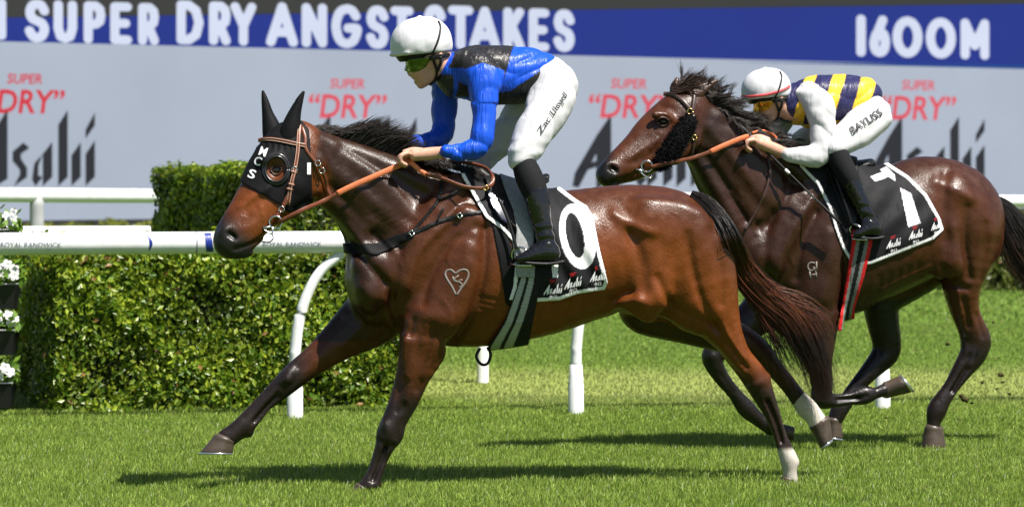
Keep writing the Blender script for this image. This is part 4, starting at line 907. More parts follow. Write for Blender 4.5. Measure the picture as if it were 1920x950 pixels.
E = ear_field(FR1, [cr(512, 252, -4, 20, 17), cr(508, 236, -6, 16.5, 15), cr(502, 214, -8, 11, 11), cr(497, 190, -10, 7, 7), cr(493, 172, -12, 3, 3)], (465, 155, 30), (550, 285, 150))
build("ear_cover", FR1, E.mesh(1), BLK, hood)
CUP = mat("eye_cup_rubber", (0.016, 0.016, 0.017), 0.25, 0.6)
def lie_ring(cx, cy, rx, ry, off, n=40):
    a = np.linspace(0, 2 * math.pi, n + 1); px, py = cx + rx * np.cos(a), cy + ry * np.sin(a); z = H1.near_z(px, py, 0); zf = np.polyfit(px, z, 1)[0]; zm = np.nanmean(z)
    zz = zm + np.clip((z - zm), -14, 14) + off; return np.stack(FR1.P(px, py, zz), 1)
for rx, ry, off, rr in ((24, 28, 3, 3.2), (20.5, 24, 6, 2.2)): buildf("eye_cup", FR1, tube(lie_ring(518, 317, rx, ry, off), rr, 10), CUP, hood)
Rg = [lie_ring(518, 317, 24, 28, 3), lie_ring(518, 317, 22, 26, 5.5), lie_ring(518, 317, 20.5, 24, 6)]
n_ = len(Rg[0]); buildf("eye_cup", FR1, (np.concatenate(Rg), [(i * n_ + j, i * n_ + j + 1, (i + 1) * n_ + j + 1, (i + 1) * n_ + j) for i in range(2) for j in range(n_ - 1)]), CUP, hood)
for ch, o in (("M", (484, 290)), ("C", (474, 308)), ("S", (463, 332))):
    decal("lettering", H1, text2d(ch, 0.02), o, (13, 4), (6, -16), 5.5, WCL, hcl, 5, 0.6)
decal("maker_tag", H1, rect, (576, 327), (7, 0), (0, -22), 5.5, WCL, hcl, 6, 0.6)
decal("lettering", H1, text2d("MYLAND", 0.0), (577.5, 326), (0, -20), (-0.01, 0), 5.5, NAVYP, hood, 6, 1.0) if False else None
# --- bridle
br1 = empty("bridle", tuple(at(515, 417, -.3)), "brown leather bridle with orange reins on the hooded horse", "bridle")
def strap_on(name, F, P, w, th, off, m, par, sub=6, stitch=None):
    Q = lie(F, P, off, sub); fl = np.zeros_like(Q); fl[:, 2] = 1.0
    o = buildf(name, F.fr, sweep(Q, w, th), m, par)
    if stitch is not None:
        for sgn in (1, -1):
            T = np.gradient(Q, axis=0); T /= np.linalg.norm(T, axis=1)[:, None]; Bn = np.cross(T, [0, 0, 1.0]); S = Q + Bn * sgn * w * .3 + np.array([0, 0, th * .55])
            buildf("stitching", F.fr, tube(S, 0.55, 5), stitch, par)
    return Q
strap_on("browband", H1, [(484, 263), (505, 261), (528, 264), (552, 269), (573, 273)], 8, 3.5, 7, TAN, br1, stitch=STITCH)
strap_on("cheek_strap", H1, [(562, 234), (560, 255), (558, 285), (553, 316), (545, 349), (540, 384)], 8, 3.5, 7.5, TAN, br1, stitch=STITCH)
strap_on("cheek_strap", H1, [(548, 340), (540, 366), (530, 388), (518, 408)], 7.5, 3.5, 6, TAN, br1)
strap_on("throat_lash", H1, [(566, 238), (572, 258), (573, 278), (586, 298), (600, 313), (610, 336), (614, 356), (620, 368)], 6.5, 3, 5.5, TAN, br1)
for x, y in ((551, 323), (546, 346), (543, 355)):
    strap_on("keeper", H1, [(x - 6, y - 1.5), (x, y), (x + 6, y + 1.5)], 4.5, 3, 9.5, TAN, br1, 3)
for x, y in ((528, 392), (552, 318), (596, 306), (604, 320)):
    c = lie(H1, [(x - 4, y), (x, y), (x + 4, y)], 9, 2)[2]; buildf("buckle", FR1, tube(ring(c, 5, 16), 1.1, 6), STEEL, br1)
bz = float(H1.near_z([506.0], [405.0])[0]) + 2
c = FR1.P(517, 417, bz); buildf("bit_ring", FR1, tube(ring(c, 11.5), 1.9, 8), STEEL, br1)
buildf("bit_bar", FR1, tube([FR1.P(508, 424, bz + 2), FR1.P(499, 427, bz + 3), FR1.P(489, 424, bz)], 2.0, 8), STEEL, br1)
buildf("bit_bar", FR1, tube(smooth_line([FR1.P(492, 424, bz), FR1.P(500, 434, bz + 3), FR1.P(510, 438, bz + 3), FR1.P(511, 428, bz + 2)]), 1.7, 8), STEEL, br1)
buildf("bit_loop", FR1, tube(smooth_line([FR1.P(509, 436, bz + 2), FR1.P(512, 447, bz + 2), FR1.P(503, 454, bz), FR1.P(488, 452, bz - 4)]), 1.2, 8), BLKL, br1)
hz = 96.0                                                     # depth of the near hand
rein = smooth_line([FR1.P(522, 417, bz + 3), FR1.P(566, 394, bz + 4), FR1.P(606, 377, 142), FR1.P(636, 361, 136)], 6); buildf("rein", FR1, sweep(rein, [8.0] * len(rein), 1.5, (0, .25, 1)), TAN, br1)
rein = smooth_line([FR1.P(632, 363, 137), FR1.P(660, 349, 132), FR1.P(710, 327, 120), FR1.P(760, 305, hz + 6), FR1.P(775, 300, hz)], 6); buildf("rein_grip", FR1, sweep(rein, 10.5, 1.8, (0, .25, 1)), ORANGE, br1)
rein = smooth_line([FR1.P(770, 303, hz + 12), FR1.P(785, 318, hz + 14), FR1.P(800, 328, hz + 16)], 5); buildf("rein_grip", FR1, sweep(rein, 9, 2.6, (0, .2, 1)), ORANGE, br1)
rein = smooth_line([FR1.P(798, 327, hz + 16), FR1.P(830, 335, hz + 24), FR1.P(870, 350, hz + 26), FR1.P(905, 353, hz + 14), FR1.P(922, 345, hz + 6), FR1.P(923, 330, hz - 6), FR1.P(910, 315, 60), FR1.P(880, 306, 50), FR1.P(840, 302, 50)], 6); buildf("rein", FR1, sweep(rein, 7.5, 2.0, (0, .35, 1)), TAN, br1)
rein = smooth_line([FR1.P(838, 302, 50), FR1.P(800, 288, 46), FR1.P(775, 284, 40), FR1.P(750, 290, 30)], 5); buildf("rein_grip", FR1, sweep(rein, 9, 2.6, (0, .6, 1)), ORANGE, br1)
far = smooth_line([FR1.P(748, 290, 28), FR1.P(690, 310, 20), FR1.P(620, 350, 44), FR1.P(560, 398, 70), FR1.P(505, 425, 100)], 5); buildf("rein", FR1, sweep(far, 8, 2.2, (0, .3, 1)), TAN, br1)
buildf("buckle", FR1, tube(ring(FR1.P(911, 352, hz + 16), 4.5, 14), 1.1, 6), BRASS, br1)
# --- breastplate
bp1 = empty("breastplate", tuple(at(700, 460, -.2)), "black webbing breastplate round the chest of the leading horse", "breastplate")
BPP = [(560, 447), (650, 456), (704, 456), (740, 441), (775, 431), (778, 443), (744, 462), (708, 478), (650, 475), (560, 470)]
build("chest_band", FR1, shell(H1, lambda x, y: poly_sd(x, y, BPP), bounds_of(BPP, 4), 2.0, 4.2, 1.7), BLK, bp1)
def band_on(name, F, P, w, off, th, m, par, zr=None, h=1.7):
    P = smooth_line(P, 4); return build(name, F.fr, shell(F, lambda x, y: line_sd(x, y, P) - w / 2, bounds_of(P, w), off, th, h, zr=zr), m, par)
band_on("side_strap", H1, [(772, 438), (822, 416), (860, 404), (918, 395)], 8, 2.2, 4, BLKL, bp1, (60, 200))
band_on("neck_strap", H1, [(774, 434), (801, 402), (822, 374), (829, 338)], 6.5, 2.2, 4, BLKL, bp1, (60, 200))
for P in ([(822, 374), (848, 364), (874, 346)], [(819, 416), (826, 400), (832, 390)]): buildf("loose_end", FR1, sweep(lie(H1, P, 5, 5), 4.5, 1.6), BLKL, bp1)
for x, y in ((772, 437), (862, 404)): c = lie(H1, [(x - 4, y), (x, y), (x + 4, y)], 7, 2)[2]; buildf("buckle", FR1, tube(ring(c, 5.5, 4), 1.4, 6), STEEL, bp1)
# --- saddle cloth
sc1 = empty("saddle_cloth", tuple(at(1040, 470, -.25)), "black saddle cloth with white border and white number under the blue jockey", "saddle cloth")
CP = [(858, 300), (866, 331), (894, 380), (911, 409), (940, 430), (961, 453), (966, 494), (962, 536), (954, 562), (1003, 566), (1049, 563), (1083, 551), (1134, 543), (1140, 530), (1134, 505), (1125, 468), (1113, 409), (1101, 386), (1080, 373), (1052, 352), (1040, 300)]
def ell(x, y, cx, cy, rx, ry, a=0):
    ca, sa = math.cos(a), math.sin(a); X = (x - cx) * ca + (y - cy) * sa; Y = -(x - cx) * sa + (y - cy) * ca; return (np.sqrt((X / rx) ** 2 + (Y / ry) ** 2) - 1) * min(rx, ry)
def cloth1(x, y, z, V):
    c = np.tile(np.array([0.013, 0.013, 0.015]), (len(x), 1)); wh = np.array([0.78, 0.78, 0.80]); near = z > zb1(x)
    sd = poly_sd(x, y, CP); c[(sd > -7) & (y > 325)] = wh
    o = np.maximum(ell(x, y, 1083, 443, 33, 62, -0.2), -ell(x, y, 1078, 441, 16, 43, -0.2)); c[(o < 0) & near] = wh
    one = poly_sd(x, y, [(1034, 488), (1046, 488), (1046, 520), (1036, 520)]); c[(one < 0) & near] = wh
    return c
def folds1(x, y, z): return 4.2 * sstep(1005, 1040, x) * np.sin((x - 0.35 * y) * .12 + 1.6 * np.sin(y * .018)) * sstep(380, 430, y) * sstep(560, 520, y) + 1.3 * wob(x, y, z, 0.045, 5)
CLOTH = mat("cloth_fabric", rough=0.65, spec=0.15, attr=True, bump=0.0006, bscale=500, crease=0.006, cscale=7)
cl1 = build("cloth", FR1, shell(H1, lambda x, y: poly_sd(x, y, CP), bounds_of(CP, 2), 4.5, 4.4, 1.7, disp=folds1), CLOTH, sc1, cloth1)
PADP = [(922, 418), (950, 440), (964, 470), (966, 520), (956, 575), (948, 570), (938, 500)]
build("under_pad", FR1, shell(H1, lambda x, y: poly_sd(x, y, PADP), bounds_of(PADP, 2), 1.8, 3.8, 1.7, zr=(40, 235)), BLK, sc1)
REDC = mat("red_print", tuple(srgb(190, 30, 40)), 0.6)
for (x, y, w, h, sl) in ((1019, 553, 34, 20, -3), (1058, 543, 31, 20, -7), (1106, 529, 28, 20, -4)):
    decal("emblem", H1, beer2d(), (x, y), (w, sl), (2, -h), 10, WCL, cl1, 6, 0.8)
    decal("lettering", H1, text2d("“DRY”", 0.01), (x + w * .3, y - h - 1 + sl * .4), (w * .42, sl * .4), (1, -7), 10, REDC, cl1, 6, 0.8)
    decal("lettering", H1, text2d("辛口", 0.01), (x + w * .3, y + 9 + sl * .4), (w * .45, sl * .4), (0, -7), 10, WCL, cl1, 6, 0.8)
# --- saddle with girth and stirrups
sd1 = empty("racing_saddle", tuple(at(960, 400, -.2)), "light grey and black racing saddle under the blue jockey with silver striped girth", "saddle")
SADL = mat("saddle_grey_web", (0.26, 0.27, 0.27), 0.6, 0.4, nscale=90, namp=0.25, bump=0.0015, bscale=300)
SP = [(902, 300), (908, 335), (925, 372), (944, 402), (962, 424), (972, 440), (976, 452), (990, 448), (1000, 420), (992, 380), (985, 300)]
build("flap", FR1, shell(H1, lambda x, y: poly_sd(x, y, SP), bounds_of(SP, 2), 10.5, 6, 1.9), BLKL, sd1)
GP = [(928, 300), (945, 352), (962, 394), (968, 430), (966, 470), (968, 520), (1003, 520), (1002, 470), (1002, 420), (995, 375), (975, 345), (962, 300)]
build("girth_web", FR1, shell(H1, lambda x, y: poly_sd(x, y, GP), bounds_of(GP, 2), 16, 5.0, 1.9), SADL, sd1)
NAVYL = mat("navy_panel", (0.012, 0.016, 0.04), 0.25, 0.6)
NP = [(912, 352), (932, 366), (952, 404), (958, 424), (938, 412), (918, 380)]
spn = build("side_panel", FR1, shell(H1, lambda x, y: poly_sd(x, y, NP), bounds_of(NP, 2), 14.5, 4, 1.7, zr=(60, 230)), NAVYL, sd1)
decal("lettering", H1, text2d("LLloyd", 0.02), (915, 368), (26, 18), (3, -10), 19, WCL, spn, 6, 1)
Sf = Field(FR1, (870, 270, -60), (1030, 420, 140), 2.4)
Sf.chain([cr(900, 322, 0, 14, 26), cr(920, 334, 0, 12, 34), cr(960, 346, 0, 13, 42), cr(1000, 344, 0, 12, 48), cr(1024, 334, 0, 9, 44)], 4, 4); build("seat", FR1, Sf.mesh(2), BLKL, sd1)
GI = [(984, 498), (963, 556), (944, 606), (916, 648), (900, 690), (985, 690), (992, 640), (1004, 580), (1014, 530), (1012, 500)]
def girthc(x, y, z, V):
    l_ = np.interp(y, [498, 556, 606, 648, 690], [980, 961, 942, 915, 900]); r_ = np.interp(y, [500, 530, 580, 640, 690], [1014, 1014, 1003, 985, 975]); t = (x - l_) / (r_ - l_)
    gry = np.array([0.42, 0.43, 0.43]); blk = np.array([0.014, 0.014, 0.015]); s_ = ((t > .1) & (t < .34)) | ((t > .46) & (t < .7)); c = np.where(s_[:, None], gry, blk); edge = np.abs(np.sin(y * 1.3)) * .25; c = c * (1 - edge * s_)[:, None]; return c
build("girth", FR1, shell(H1, lambda x, y: poly_sd(x, y, GI), bounds_of(GI, 2), 5.5, 7, 1.8), CLOTH, sd1, girthc)
buildf("loose_strap", FR1, sweep(smooth_line([FR1.P(900, 652, 40), FR1.P(893, 668, 42), FR1.P(902, 682, 44), FR1.P(914, 681, 44), FR1.P(920, 664, 42), FR1.P(914, 650, 40)], 6), 5.5, 2.2, (0, 0, 1)), BLKL, sd1)
ST = 140
buildf("stirrup_leather", FR1, sweep(smooth_line([FR1.P(935, 372, 118), FR1.P(952, 410, 126), FR1.P(964, 450, 132), FR1.P(968, 466, 134)], 5), 6, 2.4, (0, 0, 1)), BLKL, sd1)
buildf("stirrup", FR1, tube(smooth_line([FR1.P(962, 492, 118), FR1.P(960, 475, 120), FR1.P(968, 464, 128), FR1.P(984, 466, 136), FR1.P(992, 480, 140), FR1.P(994, 494, 140)], 5), 2.4, 8), STEEL, sd1)
buildf("stirrup_tread", FR1, sweep([FR1.P(960, 494, 124), FR1.P(976, 497, 130), FR1.P(998, 497, 136)], 22, 4, (0, 1, 0)), STEEL, sd1)

# ================================================================== people
SKIN = mat("skin", (0.60, 0.33, 0.24), 0.45, 0.45, nscale=45, namp=0.10, bump=0.0008, bscale=220, subs=0.12)
SATIN = mat("satin_silk", rough=0.42, spec=0.40, attr=True, crease=0.0075, cscale=19)
NYLON = mat("white_nylon", (0.56, 0.56, 0.58), 0.6, 0.3, crease=0.008, cscale=8)
PATENT = mat("patent_black", (0.007, 0.007, 0.008), 0.12, 0.5, coat=0.35, crough=0.05, bump=0.0015, bscale=35)
SOCK = mat("black_sock", (0.010, 0.010, 0.012), 0.8, 0.2, bump=0.0006, bscale=400)
SILKCAP = mat("cap_silk", (0.62, 0.62, 0.65), 0.42, 0.4, crease=0.003, cscale=9)
RUBB = mat("matte_black", (0.009, 0.009, 0.010), 0.5, 0.3)
LENS = mat("mirror_lens", (0.06, 0.09, 0.012), 0.06, 0.8, metal=0.55, nscale=9, namp=0.5)
LENSO = mat("mirror_lens_orange", (0.62, 0.26, 0.02), 0.06, 0.8, metal=0.6, nscale=14, namp=0.55)
REDS = mat("red_ribbon", tuple(srgb(215, 70, 75)), 0.5); INK = mat("ink_print", (0.012, 0.012, 0.016), 0.6)
HAIRD = mat("short_brown_hair", (0.06, 0.035, 0.02), 0.6)

def add_head(B, T, zc, k=1.0):
    """head of a person seen from the left; T maps the pixels of the leading jockey to this one"""
    def c(x, y, dz, r, w=None): X, Y = T(x, y); return (X, Y, zc + dz * k, r * k, (w or r) * k)
    B.chain([c(800, 84, 0, 42, 37), c(806, 96, 0, 38, 35)], 8, 1)                         # skull
    B.chain([c(796, 108, 0, 31, 32), c(790, 132, 0, 23, 27), c(795, 148, 0, 15, 19)], 9, 3)   # face to chin
    B.chain([c(815, 122, 14, 13, 9), c(806, 146, 9, 9, 8)], 7, 2); B.chain([c(815, 122, -14, 13, 9), c(806, 146, -9, 9, 8)], 7, 2)   # jaw
    B.chain([c(771, 124, 0, 4, 5), c(767.5, 133, 0, 5, 6), c(769, 139, 0, 4.6, 6)], 4, 2)         # nose
    B.chain([c(773, 139, 5, 3, 3)], 3, 1); B.chain([c(773, 139, -5, 3, 3)], 3, 1)
    B.chain([c(777, 147, 0, 3.6, 8)], 3, 1); B.chain([c(780, 154.5, 0, 3.8, 7.5)], 3, 1)            # lips
    B.chain([c(775, 151, 0, 1.6, 10)], 2, 1, 'sub')
    B.chain([c(789, 160, 0, 7, 9)], 6, 1)                                                          # chin
    B.chain([c(772, 112, 0, 6, 20)], 7, 1)                                                         # brow
    for s_ in (1, -1):
        B.chain([c(786, 133, s_ * 20, 8, 6)], 8, 1)                                                # cheekbone
        B.chain([c(824, 104, s_ * 32, 7, 4), c(823, 116, s_ * 31, 5, 3.5)], 3, 2)                  # ear
        B.chain([c(823, 108, s_ * 36, 3, 2.5)], 2, 1, 'sub')
    B.chain([c(822, 116, 0, 25, 26), c(840, 132, 0, 22, 23), c(858, 140, 0, 17, 20)], 10, 2)       # neck
def add_hand(B, wrist, palm, zc, dzs, curl, k=1.0, thumb=None):
    """closed hand on the reins, seen from its back; five bent fingers of different length"""
    wx, wy, wz = wrist; px, py = palm
    B.chain([(wx, wy, wz, 10.5 * k, 9 * k), (wx * .5 + px * .5, wy * .5 + py * .5, (wz + zc) / 2, 12 * k, 10 * k), (px, py, zc, 11 * k, 13 * k)], 5, 3)
    for i, dz in enumerate(dzs):
        L = [1.0, 1.08, 1.02, 0.85][i] * k; r = [4.6, 4.8, 4.6, 4.0][i] * k
        pts = [(px + curl[0][0] * L, py + curl[0][1] * L + i * 1.2, zc + dz), (px + curl[1][0] * L, py + curl[1][1] * L + i * 1.6, zc + dz * 1.15 + 3), (px + curl[2][0] * L, py + curl[2][1] * L + i * 1.5, zc + dz * 1.1 + 2), (px + curl[3][0] * L, py + curl[3][1] * L + i, zc + dz - 4)]
        B.chain([(*pts[0], r * 1.08), (*pts[1], r), (*pts[2], r * .92), (*pts[3], r * .85)], 2.2, 2)
    if thumb: B.chain([(x, y, z, r * k, r * k) for x, y, z, r in thumb], 3, 3)
def helmet_set(fr, person, T, zc, k, ribbon=False):
    def c(x, y, dz, r, w=None): X, Y = T(x, y); return (X, Y, zc + dz * k, r * k, (w or r) * k)
    x0, y0 = T(712, 18); x1, y1 = T(862, 130)
    Hf = Field(fr, (x0, y0, zc - 62 * k), (x1, y1, zc + 62 * k), 1.7)
    Hf.chain([c(781, 84, 0, 50, 48), c(799, 80, 0, 49, 47), c(806, 86, 0, 41, 45)], 4, 2); 
    X, Y, Z = np.meshgrid(*Hf.ax, indexing='ij'); xp, yp = fr.px(X, Y, Z); a = np.array(T(726, 106)); b_ = np.array(T(848, 95)); nx, ny = -(b_ - a)[1], (b_ - a)[0]; L = math.hypot(nx, ny); nx /= L; ny /= L
    cutd = ((xp - a[0]) * nx + (yp - a[1]) * ny)
    crease = 0.7 * np.sin(np.arctan2(Z - zc, (xp - a[0] - 60 * k)) * 9 + 2 * np.sin(yp * .12)) * sstep(-30 * k, 0, cutd)
    shape = Hf.d.copy(); cap = -smin(-(shape + crease), -(cutd - 1).astype(np.float32), 3)
    Pk = Field(fr, Hf.lo, Hf.lo + Hf.h * (Hf.n - 1), 1.7); Pk.n = Hf.n; Pk.ax = Hf.ax; Pk.d = np.full(Hf.n, BIG, np.float32)
    Pk.chain([c(733, 103.5, 0, 3, 20), c(748, 103, 0, 3.2, 32), c(766, 101, 0, 3.5, 42)], 3, 3)
    Pk.ball(*T(787, 33), zc, 4 * k, 4 * k, 4)
    Hf.d = smin(cap.astype(np.float32), Pk.d, 4)
    hc_ = build("helmet_cover", fr, Hf.mesh(1), SILKCAP, person)
    sh = (shape + 4.5 * k); band = np.maximum(sh, np.maximum(-cutd + 0, cutd - 13 * k)); Hf.d = band.astype(np.float32); 
    Hf.d[[0, -1]] = 5; Hf.d[:, :, [0, -1]] = 5; build("helmet_rim", fr, Hf.mesh(1), RUBB, person)
    Hf.d = cap.astype(np.float32)
    P = np.array([T(*q) for q in [(822, 40), (826, 52), (822, 74), (815, 92), (809, 103)]]); buildf("helmet_band", fr, sweep(lie(Hf, P, 1.2, 5), 4 * k, 1.6), RUBB, hc_)
    if ribbon:
        P = np.array([T(*q) for q in [(731, 98), (760, 98), (800, 92), (830, 82), (845, 74)]]); buildf("helmet_ribbon", fr, sweep(lie(Hf, P, 1.0, 5), 5.5 * k, 1.4), REDS, hc_)
    return Hf
def face_set(fr, person, B, T, zc, k, lens):
    G = np.array([T(*q) for q in [(746, 113), (764, 111), (786, 109), (803, 107), (806, 113), (799, 126), (784, 134), (768, 136), (757, 133), (748, 126)]])
    build("goggles", fr, shell(B, lambda x, y: poly_sd(x, y, G), bounds_of(G, 3), 2.2 * k, 4.5 * k, 1.3), lens, person)
    band = np.array([T(*q) for q in [(797, 112), (818, 107), (840, 103)]])
    for zr in ((zc + 4, zc + 55 * k), (zc - 55 * k, zc - 4)): build("goggle_strap", fr, shell(B, lambda x, y: line_sd(x, y, band) - 4.5 * k, bounds_of(band, 6), 2 * k, 4 * k, 1.4, zr=zr), RUBB, person)
    for pts in ([(811, 104), (814, 118), (819, 134), (816, 150), (806, 160)], [(826, 106), (826, 120), (820, 134)]):
        P = np.array([T(*q) for q in pts]); buildf("chin_strap", fr, sweep(lie(B, P, 2.6 * k, 5), 5 * k, 2.2), RUBB, person)
    return

# ------------------------------------------------------------------ jockey on the leading horse
T1 = lambda x, y: (x, y)
J1 = empty("person", tuple(at(1000, 400, 0)), "jockey in royal blue and black silks and white cap crouching on the leading horse", "person")
Z1 = float(zb1(800)) + 2
B1 = Field(FR1, (726, 24, -150), (1100, 520, 176), 1.9)
add_head(B1, T1, Z1)
B1.chain([cr(880, 140, 0, 30, 36), cr(920, 142, 0, 34, 38), cr(970, 140, 0, 32, 36), cr(1012, 148, 0, 32, 38), cr(1030, 162, 0, 28, 38)], 8, 3)
B1.chain([cr(900, 138, 50, 16, 14), cr(908, 200, 80, 12), cr(902, 268, 92, 10), cr(870, 283, 92, 9), (838, 284, 116, 11, 9.5)], 6, 3)
B1.chain([cr(862, 144, -38, 10), cr(833, 205, -76, 12), cr(827, 250, -70, 10), cr(800, 265, -48, 9), (766, 271, 29, 9, 8.5)], 6, 3)
B1.chain([cr(1032, 165, 26, 28), cr(1010, 232, 70, 24), cr(982, 288, 96, 17), cr(992, 340, 113, 15), cr(1012, 420, 126, 12), cr(1020, 460, 131, 12), cr(990, 481, 135, 8)], 9, 3)
B1.chain([cr(1016, 165, -30, 27), cr(952, 245, -80, 20), cr(906, 294, -100, 16), cr(900, 350, -115, 14), cr(925, 420, -128, 12)], 9, 3)
add_hand(B1, (836, 285, 116), (778, 291), hz + 14, (11, 4, -3.5, -10), ((-14, -4), (-26, 1), (-27, 12), (-17, 18)), 1.0, [(792, 283, hz + 4, 6), (774, 281, hz + 2, 5.4), (758, 285, hz + 4, 4.6)])
add_hand(B1, (766, 271, 34), (752, 276), 30, (9, 3, -3, -9), ((-7, -3), (-14, 1), (-14, 8), (-8, 12)), 0.95, [(758, 270, 40, 5.5), (748, 270, 42, 5), (740, 276, 42, 4.4)])
build("body", FR1, B1.mesh(1), SKIN, J1)
helmet_set(FR1, J1, T1, Z1, 1.0); face_set(FR1, J1, B1, T1, Z1, 1.0, LENS)
# silks
S1 = Field(FR1, (740, 60, -130), (1060, 330, 170), 2.0)
S1.chain([cr(838, 140, 0, 24, 30), cr(852, 140, 0, 37, 44), cr(876, 138, 0, 48, 54), cr(915, 140, 0, 56, 60), cr(960, 142, 0, 54, 56), cr(1000, 142, 0, 49, 53), cr(1022, 142, 0, 38, 50)], 6, 3)
S1.ball(848, 170, float(zb1(848)) - 12, 14, 34, 10)
S1.chain([cr(880, 122, 40, 30, 28), cr(906, 145, 68, 34, 24), cr(908, 200, 82, 23, 22), cr(906, 248, 92, 22, 21), cr(897, 274, 95, 21, 20), cr(868, 284, 94, 16, 15), cr(840, 285, 96, 11.5, 11.5)], 9, 3)
S1.chain([cr(852, 128, -40, 28, 26), cr(838, 158, -66, 28, 24), cr(833, 205, -78, 23, 21), cr(829, 248, -72, 21, 20), cr(806, 264, -50, 17, 16), cr(768, 270, -14, 10, 10)], 9, 3)
X, Y, Z = np.meshgrid(*S1.ax, indexing='ij', sparse=True); X, Y, Z = np.broadcast_arrays(X, Y, Z)
nb = np.abs(S1.d) < 8; x_, y_, z_ = X[nb], Y[nb], Z[nb]
arm = (y_ > 195) | (x_ < 870) * (y_ > 170)
def ridge(t): return 1 - 2 * np.abs(np.sin(t)) ** 0.7
fold = np.where(arm, 2.2 * ridge((y_ - 0.5 * x_) * .07 + 0.8 * np.sin(x_ * .05 + z_ * .03) + z_ * .03) * (0.45 + 0.55 * np.sin(y_ * .05 + z_ * .05)) + 2.4 * ridge((y_ * .6 + x_) * .05 + 1.2 * np.sin(y_ * .04)) * sstep(225, 260, y_),
                1.7 * ridge((x_ * .5 + y_) * .055 + 1.1 * np.sin(x_ * .05) + z_ * .02) * sstep(1010, 960, x_) + 2.0 * ridge((x_ * .62 + y_ * .9) * .08 + .9 * np.sin(y_ * .05)) * sstep(950, 985, x_))
S1.d[nb] += (fold + 0.5 * wob(x_, y_, z_, .09, 4)).astype(np.float32)
def silks1(x, y, z, V):
    blue = srgb(16, 76, 200); blk = np.array([0.016, 0.015, 0.016]); c = np.tile(blue, (len(x), 1)); n = wob(x, y, z, .06, 2) * 3
    armn = ((z > zb1(x) + 50) & (x < 945) & (y > 118 + 0.35 * np.abs(x - 905))) | (y > 210) | ((x < 850) & (y > 160))
    t = x + 0.28 * (y - 90) + n
    body = ~armn
    c[body & (t > 852) & (t < 962) & (y < 182)] = blk
    c[body & (y > 168 + n - 0.55 * (x - 960) * (x > 960) + .1 * (960 - x)) & (x > 925)] = blk
    c[body & (x < 868) & (y > 128) & (t < 880)] = blue
    c[(x < 850) & (y > 140) & (y < 186) & (z > zb1(x) - 30) & (z < zb1(x) + 55) & (x + .4 * (y - 150) > 815)] = blk
    return c
build("silk_jacket", FR1, S1.mesh(1), SATIN, J1, silks1)
# breeches
P1 = Field(FR1, (860, 90, -150), (1100, 330, 170), 2.0)
P1.chain([cr(1000, 148, 0, 46, 50), cr(1025, 150, 0, 46, 54), cr(1040, 164, 0, 43, 54)], 6, 2)
P1.chain([cr(1040, 160, 34, 44, 40), cr(1034, 190, 50, 41, 38), cr(1012, 232, 72, 37, 34), cr(986, 276, 92, 31, 29), cr(978, 294, 99, 26, 25), cr(983, 308, 104, 20, 21)], 8, 3)
P1.chain([cr(1030, 160, -34, 42, 38), cr(1000, 200, -52, 38, 34), cr(950, 250, -80, 33, 30), cr(910, 292, -98, 26, 25), cr(899, 306, -104, 22, 22)], 8, 3)
X, Y, Z = np.broadcast_arrays(*np.meshgrid(*P1.ax, indexing='ij', sparse=True)); nb = np.abs(P1.d) < 8; x_, y_, z_ = X[nb], Y[nb], Z[nb]
P1.d[nb] += (3.0 * ridge((x_ * .5 + y_ * .25) * .06 + 1.2 * np.sin(y_ * .025 + z_ * .04)) * sstep(140, 190, y_) * .8 + 3.0 * ridge((x_ * .7 + y_) * .05 + .8 * np.sin(x_ * .05)) * sstep(1010, 980, x_) * sstep(250, 220, y_) + 1.1 * np.sin((y_ + .3 * x_) * .22 + np.sin(x_ * .09)) * sstep(255, 290, y_) + 1.0 * wob(x_, y_, z_, .07, 7)).astype(np.float32)
bre = build("breeches", FR1, P1.mesh(1), NYLON, J1)
decal("lettering", P1, text2d("Zac Lloyd", 0.006, 0.1), (1018, 254), (50, -74), (11, 8) if False else (-12, -9), 2, INK, bre, 2.5, 1.0)
# socks and boots
L1 = Field(FR1, (950, 290, 80), (1075, 510, 180), 1.7)
L1.chain([cr(981, 304, 104, 22, 22), cr(992, 332, 112, 26, 24), cr(1004, 362, 119, 24, 22), cr(1010, 380, 122, 22, 20)], 4, 3); build("sock", FR1, L1.mesh(1), SOCK, J1)
L1.d[:] = BIG
L1.chain([cr(1005, 362, 119, 23, 23), cr(1009, 385, 122, 22.5, 22), cr(1016, 420, 126, 19, 19), cr(1022, 445, 130, 17.5, 17), cr(1025, 466, 132, 21, 18)], 4, 3)
L1.chain([cr(1036, 477, 132, 15, 16), cr(1010, 474, 134, 18, 18), cr(988, 481, 136, 12, 16), cr(973, 485, 137, 7.5, 11)], 9, 3)
X, Y, Z = np.broadcast_arrays(*np.meshgrid(*L1.ax, indexing='ij', sparse=True)); nb = np.abs(L1.d) < 6
L1.d[nb] += (1.2 * np.sin(Y[nb] * .34 + .8 * np.sin(X[nb] * .13)) * sstep(408, 425, Y[nb]) * sstep(468, 455, Y[nb]) + .6 * np.sin(X[nb] * .9) * sstep(400, 385, Y[nb]) * .5).astype(np.float32)
bt = build("boot", FR1, L1.mesh(1), PATENT, J1)
so = [(966, 487), (985, 492), (1010, 494), (1030, 494), (1057, 490)]
buildf("boot_sole", FR1, sweep(smooth_line([FR1.P(x, y, zb1(x) + 134) for x, y in so], 4), np.interp(np.linspace(0, 1, 17), [0, .25, .6, 1], [14, 32, 26, 28]), 6, (0, 1, 0)), RUBB, bt)
L2 = Field(FR1, (850, 280, -170), (970, 510, -30), 2.2)
L2.chain([cr(899, 304, -104, 20), cr(902, 350, -116, 21), cr(922, 410, -128, 18), cr(932, 450, -130, 16), cr(905, 470, -134, 12)], 4, 3); build("boot", FR1, L2.mesh(1), PATENT, J1)

